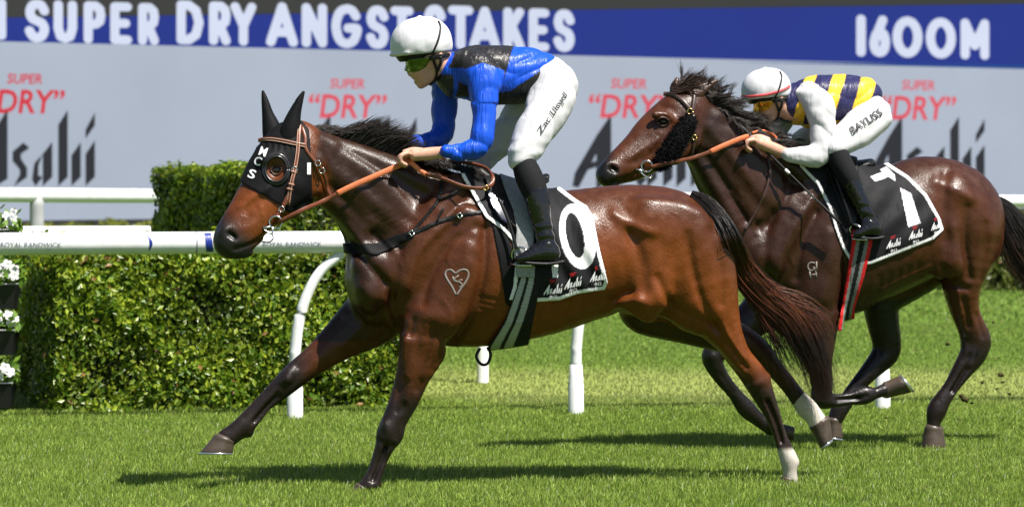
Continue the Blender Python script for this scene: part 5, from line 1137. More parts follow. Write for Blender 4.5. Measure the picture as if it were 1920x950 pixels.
# ================================================================== the second horse
FR2 = Frame(2.0)
def zb2(x): return (1640 - np.asarray(x, float)) * 0.33
pr, cr = mk(zb2)
H2 = Field(FR2, (1105, 130, -190), (1925, 860, 300), 2.5)
H2.chain([cr(1800, 482, 0, 62, 52), cr(1806, 450, 0, 74, 64), cr(1795, 421, 0, 88, 76), cr(1775, 406, 0, 104, 84), pr(1738, 293, 1732, 514, 0, 88), pr(1695, 306, 1700, 532, 0, 88), pr(1645, 316, 1648, 556, 0, 92),
          pr(1600, 312, 1590, 578, 0, 91), cr(1548, 450, 0, 148, 86), cr(1514, 468, 0, 120, 78), cr(1486, 486, 0, 98, 66)], 6, 3)
H2.chain([cr(1288, 212, 8, 36, 28), cr(1329, 232, 6, 38, 33), cr(1373, 259, 4, 38, 38), cr(1416, 286, 2, 39, 43), cr(1461, 309, 0, 42, 50), cr(1510, 332, 0, 46, 60)], 10, 3)
H2.chain([cr(1318, 262, 8, 42, 32), cr(1350, 290, 6, 48, 37), cr(1390, 330, 4, 58, 45), cr(1430, 375, 0, 70, 54), cr(1470, 424, 0, 82, 64)], 14, 3)
H2.chain([cr(1308, 278, 8, 30, 28), cr(1317, 297, 8, 31, 30), cr(1330, 325, 6, 33, 33), cr(1348, 357, 4, 35, 37), cr(1368, 395, 2, 37, 42), cr(1392, 445, 0, 40, 48), cr(1424, 500, 0, 48, 54)], 12, 3)
H2.chain([pr(1266, 169, 1312, 240, 10, 33), pr(1245, 182, 1306, 268, 12, 37), pr(1224, 200, 1290, 290, 14, 37), pr(1203, 221, 1266, 307, 17, 34), pr(1180, 249, 1241, 316, 20, 29), pr(1155, 276, 1211, 328, 24, 26),
          pr(1136, 295, 1178, 337, 27, 24), pr(1124, 311, 1154, 344, 29, 23), pr(1126, 326, 1141, 343, 30, 18)], 8, 3)
H2.chain([cr(1288, 262, 40, 28, 16), cr(1272, 292, 42, 18, 12)], 10, 2); 
H2.chain([cr(1228, 216, 48, 8, 7), cr(1248, 216, 50, 8, 7), cr(1262, 228, 48, 6, 5)], 8, 2); H2.ball(1243, 228, float(zb2(1243)) + 54, 9, 7, 5, 'sub')
H2.chain([cr(1135, 340, 32, 8, 14), cr(1152, 345, 30, 6, 12)], 6, 2); 
H2.chain([cr(1330, 220, 26, 12, 8), cr(1390, 270, 34, 15, 9), cr(1450, 330, 42, 18, 10)], 12, 2)
H2.chain([cr(1335, 280, 28, 12, 8), cr(1370, 330, 34, 15, 9), cr(1410, 400, 42, 18, 10)], 12, 2)
H2.chain([cr(1540, 330, 48, 20, 16), cr(1490, 400, 54, 30, 20), cr(1440, 480, 48, 38, 24)], 14, 3)
H2.chain([cr(1560, 400, 70, 28, 14), cr(1550, 470, 72, 38, 20), cr(1530, 545, 60, 42, 26)], 14, 3)
H2.chain([cr(1780, 372, 66, 46, 30), cr(1812, 420, 62, 44, 30)], 16, 2); H2.chain([cr(1770, 420, 76, 36, 20), cr(1775, 490, 74, 36, 24)], 14, 2)
# legs: near hind, far hind, near fore folded, far fore lifted
H2.chain([pr(1745, 440, 1872, 440, 36, 52), pr(1758, 486, 1858, 492, 38, 48), pr(1766, 530, 1840, 536, 38, 38), pr(1780, 578, 1836, 578, 38, 28), pr(1794, 614, 1846, 606, 38, 22), pr(1800, 640, 1858, 632, 38, 19), pr(1799, 664, 1850, 662, 38, 18),
          pr(1786, 692, 1826, 690, 38, 15), pr(1768, 724, 1798, 728, 38, 13), pr(1750, 746, 1782, 756, 38, 14), pr(1738, 764, 1774, 776, 38, 16), pr(1738, 786, 1764, 792, 38, 13), pr(1736, 800, 1764, 806, 38, 14)], 14, 3)
H2.chain([cr(1760, 470, -42, 60, 40), cr(1700, 520, -44, 46, 38), cr(1655, 560, -46, 36, 32), cr(1655, 600, -46, 31, 26), cr(1662, 636, -46, 28, 21), cr(1660, 662, -46, 26, 18), cr(1634, 692, -46, 19, 15), cr(1606, 724, -46, 15, 12), cr(1586, 752, -46, 15, 13), cr(1574, 768, -46, 17, 14), cr(1566, 786, -46, 14, 13)], 12, 3)
H2.chain([cr(1535, 540, 50, 48, 34), pr(1496, 580, 1576, 580, 48, 32), pr(1504, 630, 1568, 634, 46, 26), pr(1514, 684, 1560, 684, 44, 20), pr(1521, 724, 1562, 722, 44, 18), pr(1524, 756, 1556, 736, 44, 18), pr(1556, 764, 1566, 738, 44, 15), pr(1594, 759, 1592, 735, 44, 11),
          pr(1622, 758, 1619, 722, 44, 15), pr(1641, 748, 1637, 727, 44, 11), pr(1659, 743, 1655, 719, 44, 12)], 12, 3)
H2.chain([cr(1470, 540, -40, 50, 36), cr(1420, 590, -42, 38, 30), cr(1370, 632, -42, 30, 24), cr(1344, 656, -42, 23, 19), cr(1336, 674, -42, 20, 18), cr(1352, 706, -42, 15, 12), cr(1378, 738, -42, 13, 11), cr(1398, 764, -42, 17, 14), cr(1420, 784, -42, 14, 12), cr(1446, 802, -42, 14, 12)], 12, 3)
H2.ball(1850, 645, zb2(1850) + 46, 8, 6, 6); H2.ball(1336, 668, zb2(1336) - 28, 8, 6, 6)
for sgn in (1, -1):
    H2.chain([cr(1816, 690, 38 + sgn * 16, 2.2, 4), cr(1784, 736, 38 + sgn * 14, 2.2, 4)], 5, 2, 'sub'); H2.chain([cr(1570, 752, 44 + sgn * 15, 2.2, 4), cr(1610, 746, 44 + sgn * 13, 2.2, 4)], 5, 2, 'sub')
H2.chain([cr(1540, 600, 78, 12, 7), cr(1540, 670, 66, 8, 5)], 8, 2)
def rl(P, w, a, off=8): relief(H2, P, w, a * 1.45, zb2, off)
rl([(1578, 420), (1584, 500), (1574, 575)], 8, 6); rl([(1556, 440), (1560, 510), (1540, 560)], 14, -4); rl([(1548, 350), (1500, 410), (1470, 470), (1456, 530)], 8, -4); rl([(1530, 400), (1505, 450), (1492, 520)], 8, 4.5); rl([(1450, 400), (1436, 470), (1440, 540)], 9, 5)
rl([(1292, 318), (1320, 370), (1350, 430), (1390, 490)], 9, 6, 0); rl([(1330, 240), (1380, 300), (1430, 370)], 13, -4, 0); rl([(1320, 290), (1360, 350), (1400, 410)], 9, 4, 0); rl([(1360, 230), (1430, 290), (1500, 350)], 9, 3.5, 0)
rl([(1480, 330), (1470, 380), (1440, 420)], 7, 3, 0); rl([(1520, 340), (1530, 400)], 8, 3)
rl([(1772, 330), (1768, 390), (1776, 450)], 12, 5); rl([(1756, 340), (1790, 356), (1826, 372)], 10, -3.5); rl([(1812, 390), (1806, 450), (1818, 520)], 8, 4.5); rl([(1786, 430), (1790, 490)], 14, -4); rl([(1768, 500), (1780, 530), (1812, 540)], 7, 4)
rl([(1848, 420), (1846, 470), (1836, 520)], 7, 3); rl([(1806, 560), (1816, 610)], 6, 3.5, 38); rl([(1830, 590), (1842, 630)], 4, 3, 38); rl([(1818, 664), (1802, 700), (1784, 734)], 3.2, 4, 38); rl([(1806, 640), (1812, 660)], 6, -2.2, 38)
rl([(1545, 600), (1540, 660), (1536, 710)], 5, 3, 44); rl([(1566, 748), (1600, 747), (1625, 742)], 3, 3.6, 44); rl([(1650, 640), (1650, 662)], 6, 2.5, -46); rl([(1350, 700), (1376, 736)], 3.2, 2.4, -42)
for i in range(5): rl([(1650 + 18 * i, 520 - 6 * i), (1646 + 18 * i, 548 - 10 * i)], 6, 1.3)
for P in ([(1240, 250), (1222, 276), (1208, 292)], [(1222, 276), (1230, 296)], [(1560, 590), (1548, 640), (1540, 690)], [(1500, 430), (1480, 470), (1490, 500)], [(1650, 545), (1700, 520), (1745, 500)], [(1795, 540), (1804, 590)], [(1370, 360), (1400, 400), (1420, 440)]): rl(P, 2.8, -2.0, 10)
rl([(1232, 262), (1200, 282), (1180, 298)], 5, -3, 0); rl([(1226, 284), (1190, 304)], 7, 2.6, 0); rl([(1146, 343), (1180, 331), (1206, 316)], 2.4, 4.2, 0); rl([(1276, 306), (1298, 284), (1306, 258)], 5, 2.6, 0); rl([(1240, 200), (1262, 206)], 6, 2.2, 0)
nz = float(H2.near_z([1150.0], [318.0])[0])
H2.chain([(1141, 314, nz - 8, 12, 8), (1154, 322, nz - 8, 11, 8)], 8, 2); H2.chain([(1147, 315, nz + 2, 6.5, 10), (1155, 321, nz + 2, 5, 9)], 4, 2, 'sub')
H2.blur(1)
def coat2(x, y, z, V):
    brown = np.array([0.034, 0.0128, 0.0066]); red = np.array([0.092, 0.026, 0.0078]); dark = np.array([0.0155, 0.008, 0.0058]); black = np.array([0.0062, 0.0054, 0.0052])
    n1 = wob(x, y, z, 0.035, 3.0); n2 = wob(x, y, z, 0.014, 4.0)
    c = lerp(dark * 1.15, brown, sstep(1330, 1480, x + .2 * y)); c = lerp(c, red, 0.75 * sstep(1650, 1780, x) * (0.75 + 0.3 * n2))
    c = lerp(c, brown * 1.1, 0.7 * sstep(60, 0, y - np.interp(x, [1690, 1740, 1800, 1860], [303, 290, 304, 360])) * (x > 1660))
    c = lerp(c, red * 0.85, sstep(1330, 1290, x + .3 * (y - 250)) * (y < 360) * (0.7 + .3 * n1)); c = lerp(c, black * 1.5, sstep(1178, 1140, x - 0.5 * (y - 320) + 8 * n1) * (y > 285) * (y < 360))
    c = lerp(c, black * .5, sstep(11, 6, np.hypot(x - 1152, (y - 318) * 1.2)))
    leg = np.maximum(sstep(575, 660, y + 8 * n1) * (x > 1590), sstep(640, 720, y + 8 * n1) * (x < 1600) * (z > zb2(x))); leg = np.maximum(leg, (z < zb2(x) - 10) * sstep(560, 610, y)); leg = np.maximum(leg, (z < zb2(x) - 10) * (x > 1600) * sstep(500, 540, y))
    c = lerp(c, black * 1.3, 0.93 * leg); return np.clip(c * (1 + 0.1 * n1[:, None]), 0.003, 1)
COAT2 = mat("dark_bay_coat", rough=0.34, spec=0.34, attr=True, nscale=20, namp=0.18, bump=0.0022, bscale=150, bstretch=(1.0, 1.0, 0.45), rvar=0.12, coat=0.08, crough=0.22, bump2=0.0022, bscale2=10)
horse2 = empty("racehorse", tuple(at(1640, 302, 2.0) * np.array([1, 1, 0])), "dark brown racehorse behind with a black sheepskin cheek roll and flying mane", "horse")
build("body", FR2, H2.mesh(2), COAT2, horse2, coat2)
hoof(FR2, horse2, (1734, 800), (1768, 803), (1724, 845), (1774, 838), zb2(1750) + 38, 15, 23)
hoof(FR2, horse2, (1552, 786), (1578, 788), (1548, 818), (1580, 822), zb2(1565) - 46, 14, 18)
hoof(FR2, horse2, (1663, 746), (1657, 716), (1709, 735), (1686, 704), zb2(1670) + 44, 13, 19)
hoof(FR2, horse2, (1448, 816), (1460, 792), (1488, 826), (1490, 800), zb2(1460) - 42, 13, 17, False)
ez = float(H2.near_z([1243.0], [228.0])[0]); buildf("eye", FR2, sphere(FR2.P(1243, 228, ez - 1), 8, sc=(1.15, .8, .7)), EYE, horse2)
for pts in ([(1231, 229), (1238, 221), (1247, 221), (1255, 227)], [(1231, 230), (1240, 236), (1248, 235), (1255, 228)]): buildf("eyelid", FR2, tube(lie(H2, pts, 2), 2.2, 8), LID, horse2)
for sp, lo, hi, cut in (([cr(1288, 190, 26, 15, 13), cr(1304, 178, 28, 14, 12), cr(1322, 164, 30, 9, 9), cr(1344, 151, 32, 3, 3)], (1262, 130, 110), (1360, 220, 190), [cr(1292, 174, 46, 4, 9), cr(1312, 166, 44, 5, 9), cr(1330, 157, 42, 2.5, 6)]),
                        ([cr(1268, 176, -14, 13, 12), cr(1266, 164, -16, 10, 10), cr(1268, 154, -16, 6, 7), cr(1270, 147, -16, 3, 3)], (1240, 130, 60), (1295, 205, 150), None)):
    E = ear_field(FR2, sp, lo, hi)
    if cut: E.chain(cut, 4, 3, 'sub')
    V, Q = E.mesh(1); build("ear", FR2, (V, Q), COAT2, horse2, np.tile(np.array([0.05, 0.022, 0.013]), (len(V), 1)))
# flying mane in wavy locks
def locks(fr, parent, name, roots, n_lock, per, length, ang, seed, zf, curlv=1.0, colr=([0.010, 0.008, 0.007], [0.03, 0.022, 0.018])):
    r = np.random.default_rng(seed); C = smooth_line(roots, 6); GS = []; m = 12
    for q in range(n_lock):
        t = r.uniform(0, 1) * (len(C) - 1.01); i = int(t); p = C[i] + (C[i + 1] - C[i]) * (t - i); u = t / (len(C) - 1)
        L = np.interp(u, *length) * r.uniform(.55, 1.1); a = np.interp(u, *ang) + r.normal(0, .28); cv = r.normal(0.5, .6) * curlv; ph = r.uniform(0, 6); am = r.uniform(1, 4.5); dz = r.normal(0, 9); z0 = zf(p[0]) + r.normal(4, 8)
        x, y = p; pts = []
        for j in range(m):
            s_ = j / (m - 1); aa = a + cv * s_; pts.append((x, y, z0 + dz * s_)); x += math.cos(aa) * L / m + am * .5 * math.sin(s_ * 7 + ph) * -math.sin(aa); y += math.sin(aa) * L / m + am * .5 * math.sin(s_ * 7 + ph) * math.cos(aa)
        pts = np.array(pts); sp = np.linspace(1, .35, m)[None, :, None]
        GS.append(pts[None] + r.normal(0, 2.2, (per, 1, 3)) * sp + r.normal(0, 1.6, (per, 1, 3)) * np.linspace(0, 1, m)[None, :, None] ** 2 * 2)
    G = np.concatenate(GS); f = fr.f(G[..., 2]); G[..., 0] = 960 + (G[..., 0] - 960) * f; G[..., 1] = HOR + (G[..., 1] - HOR) * f
    V, F = strands(G, r.uniform(1.0, 2.1, len(G))); return mesh_obj(name, fr.W(V), F, HAIRB, parent, np.repeat(lerp(*colr, r.uniform(0, 1, len(G))), m * 3, 0))
locks(FR2, horse2, "mane", [(1300, 178), (1340, 196), (1385, 226), (1430, 254), (1490, 282)], 150, 16, ([0, .2, .55, .8, 1], [46, 62, 62, 58, 44]), ([0, .3, .6, 1], [-0.75, -0.5, -0.15, 0.5]), 51, lambda x: zb2(x) + 2)
locks(FR2, horse2, "mane_lock", [(1345, 202), (1400, 240), (1440, 262), (1500, 290)], 60, 16, ([0, .5, 1], [34, 46, 60]), ([0, 1], [0.55, 0.75]), 52, lambda x: zb2(x) + 24)
locks(FR2, horse2, "forelock", [(1262, 172), (1280, 166), (1300, 172)], 44, 12, ([0, 1], [72, 52]), ([0, 1], [-0.62, -0.5]), 53, lambda x: zb2(x) + 10, 0.9, ([0.012, 0.008, 0.007], [0.05, 0.028, 0.018]))
def tcol2(P, q): return lerp([0.012, 0.009, 0.008], [0.07, 0.026, 0.016], q * sstep(430, 500, P[:, 1]) * .9)
tail(FR2, horse2, [(1852, 366), (1878, 396), (1902, 438), (1930, 482), (1965, 520), (2010, 560)], ([0, .15, .4, 1], [5, 16, 32, 44]), 3500, 54, lambda x: zb2(x) + np.interp(x, [1850, 1880], [8, 2]), tcol2)
for i, pts in enumerate(([(1528, 493), (1520, 492), (1515, 497), (1516, 504), (1522, 507), (1528, 503), (1524, 501)], [(1531, 490), (1531, 510)], [(1518, 508), (1520, 523)], [(1530, 507), (1531, 521)], [(1519, 515), (1530, 514)])):
    buildf("brand_mark", FR2, sweep(lie(H2, pts, 0.2, 3), 2.8, 0.8), BR, horse2)
# --- bridle, sheepskin roll
br2 = empty("bridle", tuple(at(1210, 315, 1.8)), "dark leather bridle with orange grip reins on the second horse", "bridle")
DKL = mat("dark_brown_leather", (0.045, 0.024, 0.018), 0.35, 0.5, nscale=40, namp=0.22)
strap_on("browband", H2, [(1244, 176), (1262, 178), (1280, 190), (1294, 206)], 8, 3, 3, DKL, br2)
strap_on("headpiece", H2, [(1302, 176), (1300, 195), (1297, 212), (1294, 230)], 7, 3, 3, DKL, br2)
strap_on("throat_lash", H2, [(1300, 215), (1302, 245), (1300, 275), (1294, 300)], 6, 3, 3, DKL, br2)
for x, y, rr in ((1294, 209, 5), (1302, 258, 4.5)): c = lie(H2, [(x - 4, y), (x, y), (x + 4, y)], 6, 2)[2]; buildf("buckle", FR2, tube(ring(c, rr, 14), 1.3, 6), BRASS, br2)
bz = float(H2.near_z([1205.0], [306.0])[0]) + 3
buildf("bit_ring", FR2, tube(ring(FR2.P(1213, 312, bz), 10), 1.7, 8), STEEL, br2)
buildf("bit_bar", FR2, tube([FR2.P(1210, 322, bz + 1), FR2.P(1200, 319, bz + 2), FR2.P(1190, 317, bz)], 1.8, 8), STEEL, br2)
buildf("bit_bar", FR2, tube(smooth_line([FR2.P(1198, 319, bz), FR2.P(1208, 329, bz + 2), FR2.P(1220, 334, bz), FR2.P(1222, 330, bz)]), 1.5, 8), STEEL, br2)
hz2 = float(zb2(1410)) + 52
rein = smooth_line([FR2.P(1218, 314, bz + 3), FR2.P(1262, 304, bz - 2), FR2.P(1300, 296, hz2 + 36), FR2.P(1334, 284, hz2 + 26)], 6); buildf("rein", FR2, sweep(rein, 7.5, 1.4, (0, .25, 1)), TAN, br2)
rein = smooth_line([FR2.P(1331, 285, hz2 + 27), FR2.P(1362, 271, hz2 + 18), FR2.P(1394, 258, hz2 + 6), FR2.P(1408, 256, hz2)], 6); buildf("rein_grip", FR2, sweep(rein, 9.5, 1.7, (0, .25, 1)), ORANGE, br2)
rein = smooth_line([FR2.P(1410, 250, hz2 - 10), FR2.P(1430, 246, hz2 - 26), FR2.P(1450, 254, hz2 - 34), FR2.P(1456, 264, hz2 - 36)], 6); buildf("rein_grip", FR2, sweep(rein, 7, 2.4, (0, .5, 1)), ORANGE, br2)
roll = empty("sheepskin_roll", tuple(at(1262, 268, 1.7)), "fuzzy black sheepskin roll on the cheek of the second horse", "cheek roll")
rz = lambda x, y: float(H2.near_z([float(x)], [float(y)])[0])
RP = [(1292, 230), (1276, 252), (1258, 282), (1240, 304)]; rzz = [rz(*p) + 6 for p in RP]
Rf = Field(FR2, (1205, 200, min(rzz) - 45), (1325, 335, max(rzz) + 45), 1.5)
Rf.chain([(x, y, z, r_, r_) for (x, y), z, r_ in zip(RP, rzz, (15, 17.5, 18.5, 16))], 2, 4)
X, Y, Z = np.broadcast_arrays(*np.meshgrid(*Rf.ax, indexing='ij', sparse=True)); nb = np.abs(Rf.d) < 6; Rf.d[nb] += (1.2 * wob(X[nb], Y[nb], Z[nb], .5, 2) + .8 * wob(Z[nb], X[nb], Y[nb], .9, 3)).astype(np.float32)
FUZZ = mat("black_fleece", (0.006, 0.006, 0.0065), 0.95, 0.1, bump=0.004, bscale=160)
V, Q = Rf.mesh(0); build("roll", FR2, (V, Q), FUZZ, roll)
r = np.random.default_rng(3); sel = r.choice(len(V), 1800); c0 = np.mean(V, 0); ctr = np.array([FR2.P(x, y, z) for (x, y), z in zip(smooth_line(RP, 5), np.interp(np.linspace(0, 3, 16), range(4), rzz))])
nn = V[sel] - ctr[np.argmin(((V[sel][:, None] - ctr[None]) ** 2).sum(2), 1)]; nn /= np.linalg.norm(nn, axis=1)[:, None]; nn += r.normal(0, .6, nn.shape)
G = V[sel][:, None] + nn[:, None] * np.linspace(-.5, 3.6, 4)[None, :, None]; Vs, Fs = strands(G, np.full(1800, 1.2)); o = mesh_obj("fleece", FR2.W(Vs), Fs, FUZZ, roll)
# --- martingale line
bp2 = empty("neck_strap", tuple(at(1420, 360, 1.7)), "thin dark strap hanging round the neck of the second horse", "strap")
buildf("strap", FR2, sweep(lie(H2, [(1440, 292), (1444, 320), (1436, 356), (1418, 396), (1396, 432)], 5, 6), 5, 1.8), DKL, bp2)
# --- saddle cloth, saddle, girth
sc2 = empty("saddle_cloth", tuple(at(1660, 400, 1.7)), "black saddle cloth with white edge and slanting white number under the striped jockey", "saddle cloth")
CP2 = [(1490, 280), (1500, 313), (1532, 347), (1553, 389), (1566, 431), (1579, 466), (1600, 500), (1635, 495), (1696, 471), (1751, 449), (1770, 431), (1763, 408), (1738, 364), (1704, 330), (1671, 309), (1646, 290), (1640, 262)]
def cloth2(x, y, z, V):
    c = np.tile(np.array([0.012, 0.012, 0.014]), (len(x), 1)); wh = np.array([0.78, 0.78, 0.80]); near = z > zb2(x); c[(poly_sd(x, y, CP2) > -6) & (y > 296)] = wh
    for P in ([(1632, 331), (1655, 322), (1668, 328), (1660, 334), (1641, 340)], [(1650, 318), (1662, 312), (1678, 328), (1679, 340), (1664, 330)], [(1688, 352), (1708, 362), (1726, 418), (1703, 426)]): c[(poly_sd(x, y, P) < 0) & near] = wh
    return c
def folds2(x, y, z): return 3.0 * np.sin((x + 0.55 * y) * .1 + 1.4 * np.sin(y * .03)) * sstep(1620, 1650, x) * sstep(330, 360, y) * sstep(480, 440, y) + 1.4 * wob(x, y, z, .05, 8)
cl2 = build("cloth", FR2, shell(H2, lambda x, y: poly_sd(x, y, CP2), bounds_of(CP2, 2), 4.5, 4.4, 1.7, disp=folds2), CLOTH, sc2, cloth2)
for (x, y, w, h, sl) in ((1662, 467, 26, 16, -7), (1704, 450, 25, 17, -6), (1746, 433, 18, 16, -6)):
    decal("emblem", H2, beer2d(), (x, y), (w, sl), (1, -h), 10, WCL, cl2, 6, 0.8)
    decal("lettering", H2, text2d("“DRY”", 0.01), (x + w * .25, y - h - 2), (w * .42, sl * .4), (1, -6), 10, REDC, cl2, 6, 0.8)
    decal("lettering", H2, text2d("辛口", 0.01), (x + w * .3, y + 7), (w * .45, sl * .4), (0, -6), 10, WCL, cl2, 6, 0.8)
sd2 = empty("racing_saddle", tuple(at(1590, 380, 1.7)), "small black racing saddle with red edged girth on the second horse", "saddle")
SP2 = [(1540, 280), (1550, 320), (1562, 350), (1576, 390), (1590, 420), (1602, 428), (1612, 400), (1612, 340), (1606, 280)]
build("flap", FR2, shell(H2, lambda x, y: poly_sd(x, y, SP2), bounds_of(SP2, 2), 10.5, 6, 1.9), BLKL, sd2)
Sf = Field(FR2, (1520, 250, -60), (1660, 370, 110), 2.4); Sf.chain([cr(1545, 300, 0, 12, 22), cr(1565, 308, 0, 11, 30), cr(1605, 312, 0, 12, 40), cr(1632, 306, 0, 9, 40)], 4, 4); build("seat", FR2, Sf.mesh(2), BLKL, sd2)
GI2 = [(1597, 430), (1597, 456), (1588, 510), (1577, 580), (1570, 620), (1604, 620), (1602, 578), (1620, 520), (1636, 456), (1636, 430)]
def girth2(x, y, z, V):
    l_ = np.interp(y, [456, 510, 580, 620], [1597, 1588, 1577, 1572]); r_ = np.interp(y, [456, 520, 578, 620], [1636, 1621, 1603, 1600]); t = (x - l_) / (r_ - l_)
    red = srgb(205, 40, 42); gry = np.array([0.2, 0.22, 0.21]); blk = np.array([0.015, 0.015, 0.015])
    return np.where(((t < .2) | (t > .8))[:, None], red, np.where(((t < .38) | (t > .62))[:, None], gry, blk))
build("girth", FR2, shell(H2, lambda x, y: poly_sd(x, y, GI2), bounds_of(GI2, 2), 5.5, 7, 1.8), CLOTH, sd2, girth2)
buildf("stirrup_leather", FR2, sweep(smooth_line([FR2.P(1566, 330, zb2(1570) + 96), FR2.P(1584, 380, zb2(1584) + 106), FR2.P(1598, 424, zb2(1598) + 112)], 5), 5, 2.2), BLKL, sd2)
buildf("stirrup", FR2, tube(smooth_line([FR2.P(1600, 446, zb2(1600) + 98), FR2.P(1594, 430, zb2(1600) + 104), FR2.P(1602, 420, zb2(1600) + 112), FR2.P(1614, 428, zb2(1600) + 118), FR2.P(1620, 446, zb2(1600) + 118)], 5), 2, 8), STEEL, sd2)
buildf("stirrup_tread", FR2, sweep([FR2.P(1598, 447, zb2(1600) + 108), FR2.P(1612, 449, zb2(1600) + 110), FR2.P(1626, 449, zb2(1600) + 112)], 18, 3, (0, 1, 0)), STEEL, sd2)

# ------------------------------------------------------------------ jockey on the second horse
K2 = 0.8; T2 = lambda x, y: (1437 + (x - 790) * K2, 160 + (y - 72) * K2)
J2 = empty("person", tuple(at(1590, 350, 2.0)), "jockey in navy and yellow hooped vest with white sleeves on the second horse", "person")
Z2 = float(zb2(1450)) + 2
B2 = Field(FR2, (1386, 118, -120), (1690, 470, 200), 1.8)
add_head(B2, T2, Z2, K2)
B2.chain([cr(1500, 188, 0, 24, 30), cr(1545, 190, 0, 30, 34), cr(1590, 190, 0, 28, 32), cr(1625, 206, 0, 26, 34), cr(1640, 218, 0, 24, 34)], 8, 3)
B2.chain([cr(1532, 195, 46, 14), cr(1545, 250, 66, 11), cr(1542, 296, 76, 9.5), cr(1508, 292, 74, 8.5), (1474, 289, float(zb2(1474)) + 66, 9.5, 9)], 6, 3)
B2.chain([cr(1480, 205, -44, 13), cr(1462, 235, -58, 11), cr(1452, 262, -44, 9), (1430, 266, float(zb2(1430)) - 26, 8, 8)], 6, 3)
B2.chain([cr(1640, 218, 26, 24), cr(1605, 250, 62, 20), cr(1568, 278, 84, 15), cr(1585, 320, 98, 13), cr(1620, 390, 110, 10), cr(1632, 420, 114, 10), cr(1612, 434, 117, 7)], 9, 3)
B2.chain([cr(1630, 218, -28, 22), cr(1550, 250, -66, 17), cr(1500, 262, -84, 14), cr(1520, 330, -96, 12), cr(1560, 400, -104, 10)], 9, 3)
add_hand(B2, (1474, 288, float(zb2(1474)) + 66), (1424, 268), hz2 + 10, (10, 3.5, -3, -9), ((-12, -6), (-23, -4), (-27, 7), (-18, 14)), 0.95, [(1440, 262, hz2 + 4, 5.5), (1424, 256, hz2 + 2, 5), (1408, 258, hz2 + 2, 4.2)])
add_hand(B2, (1430, 266, float(zb2(1430)) - 26), (1418, 262), float(zb2(1418)) - 22, (7, 2, -3, -8), ((-7, -2), (-13, 1), (-13, 8), (-8, 11)), 0.85, [(1424, 257, float(zb2(1418)) - 14, 5), (1414, 256, float(zb2(1418)) - 13, 4.4), (1406, 262, float(zb2(1418)) - 13, 4)])
build("body", FR2, B2.mesh(1), SKIN, J2)
helmet_set(FR2, J2, T2, Z2, K2, True); face_set(FR2, J2, B2, T2, Z2, K2, LENSO)
buildf("finger_ring", FR2, tube(ring((*FR2.P(1410, 262, hz2 + 22)[:2], hz2 + 22), 3.5, 10), 0.9, 6), STEEL, J2)
# sleeves and vest
A2 = Field(FR2, (1410, 150, -110), (1600, 330, 180), 1.9)
A2.chain([cr(1515, 180, 30, 26, 24), cr(1536, 198, 58, 29, 22), cr(1543, 240, 68, 24, 20), cr(1542, 276, 76, 24, 20), cr(1530, 292, 79, 22, 18), cr(1502, 292, 78, 17, 15), cr(1478, 290, 76, 13, 12)], 8, 3)
def fold_field(G, fn):
    X, Y, Z = np.broadcast_arrays(*np.meshgrid(*G.ax, indexing='ij', sparse=True)); nb = np.abs(G.d) < 8; G.d[nb] += fn(X[nb], Y[nb], Z[nb]).astype(np.float32)
sf = lambda x, y, z: 1.9 * ridge((y - .5 * x) * .085 + .8 * np.sin(x * .06 + z * .04)) * (0.55 + .45 * np.sin(y * .06 + z * .05)) + 1.2 * wob(x, y, z, .09, 5)
fold_field(A2, sf); build("sleeve", FR2, A2.mesh(1), NYLON, J2)
A2.d[:] = BIG; A2.chain([cr(1490, 190, -40, 22), cr(1468, 222, -58, 20), cr(1456, 250, -50, 18), cr(1436, 264, -34, 11)], 8, 3); fold_field(A2, sf); build("sleeve", FR2, A2.mesh(1), NYLON, J2)
V2 = Field(FR2, (1440, 120, -80), (1660, 280, 160), 1.9)
V2.chain([cr(1464, 198, 0, 20, 24), cr(1480, 196, 0, 31, 34), cr(1502, 194, 0, 42, 44), cr(1540, 192, 0, 51, 50), cr(1580, 188, 0, 47, 46), cr(1612, 184, 0, 40, 43), cr(1622, 186, 0, 32, 40)], 6, 3)
fold_field(V2, lambda x, y, z: 1.6 * ridge((x * .5 + y) * .07 + 1.2 * np.sin(x * .05) + z * .02) + 1.2 * wob(x, y, z, .08, 6))
def vest2(x, y, z, V):
    navy = srgb(38, 36, 78); yel = srgb(236, 186, 52); t = x + 0.30 * (y - 145) * 1.0 - 0.0022 * (y - 145) ** 2 * 0; c = np.tile(navy, (len(x), 1)); n = 1.5 * wob(x, y, z, .08, 1)
    for a, b_ in ((1510, 1531), (1560, 1585), (1616, 1646)): c[(t + n > a) & (t + n < b_)] = yel
    c[(y > 236 - 0.05 * (x - 1460)) & (x < 1530)] = yel * .9; c[(y > 226) & (x > 1560) & (x < 1580)] = yel; return c
build("silk_vest", FR2, V2.mesh(1), SATIN, J2, vest2)
P2 = Field(FR2, (1470, 150, -120), (1690, 320, 170), 1.9)
P2.chain([cr(1605, 205, 0, 34, 38), cr(1630, 212, 0, 38, 44), cr(1636, 220, 0, 36, 44)], 6, 2)
P2.chain([cr(1632, 218, 28, 40, 34), cr(1612, 240, 50, 36, 32), cr(1582, 262, 74, 29, 26), cr(1566, 276, 86, 23, 22), cr(1568, 284, 88, 18, 19)], 8, 3)
P2.chain([cr(1625, 215, -28, 34), cr(1560, 246, -60, 28), cr(1512, 262, -82, 23), cr(1500, 268, -86, 18)], 8, 3)
fold_field(P2, lambda x, y, z: 1.3 * np.sin((x * .4 + y) * .2 + 1.6 * np.sin(x * .05)) * .7 + 1.0 * wob(x, y, z, .08, 9)); bre = build("breeches", FR2, P2.mesh(1), NYLON, J2)
decal("lettering", P2, text2d("BAYLISS", 0.012), (1600, 252), (56, -37), (-8, -13), 2, INK, bre, 2.5, 1.0)
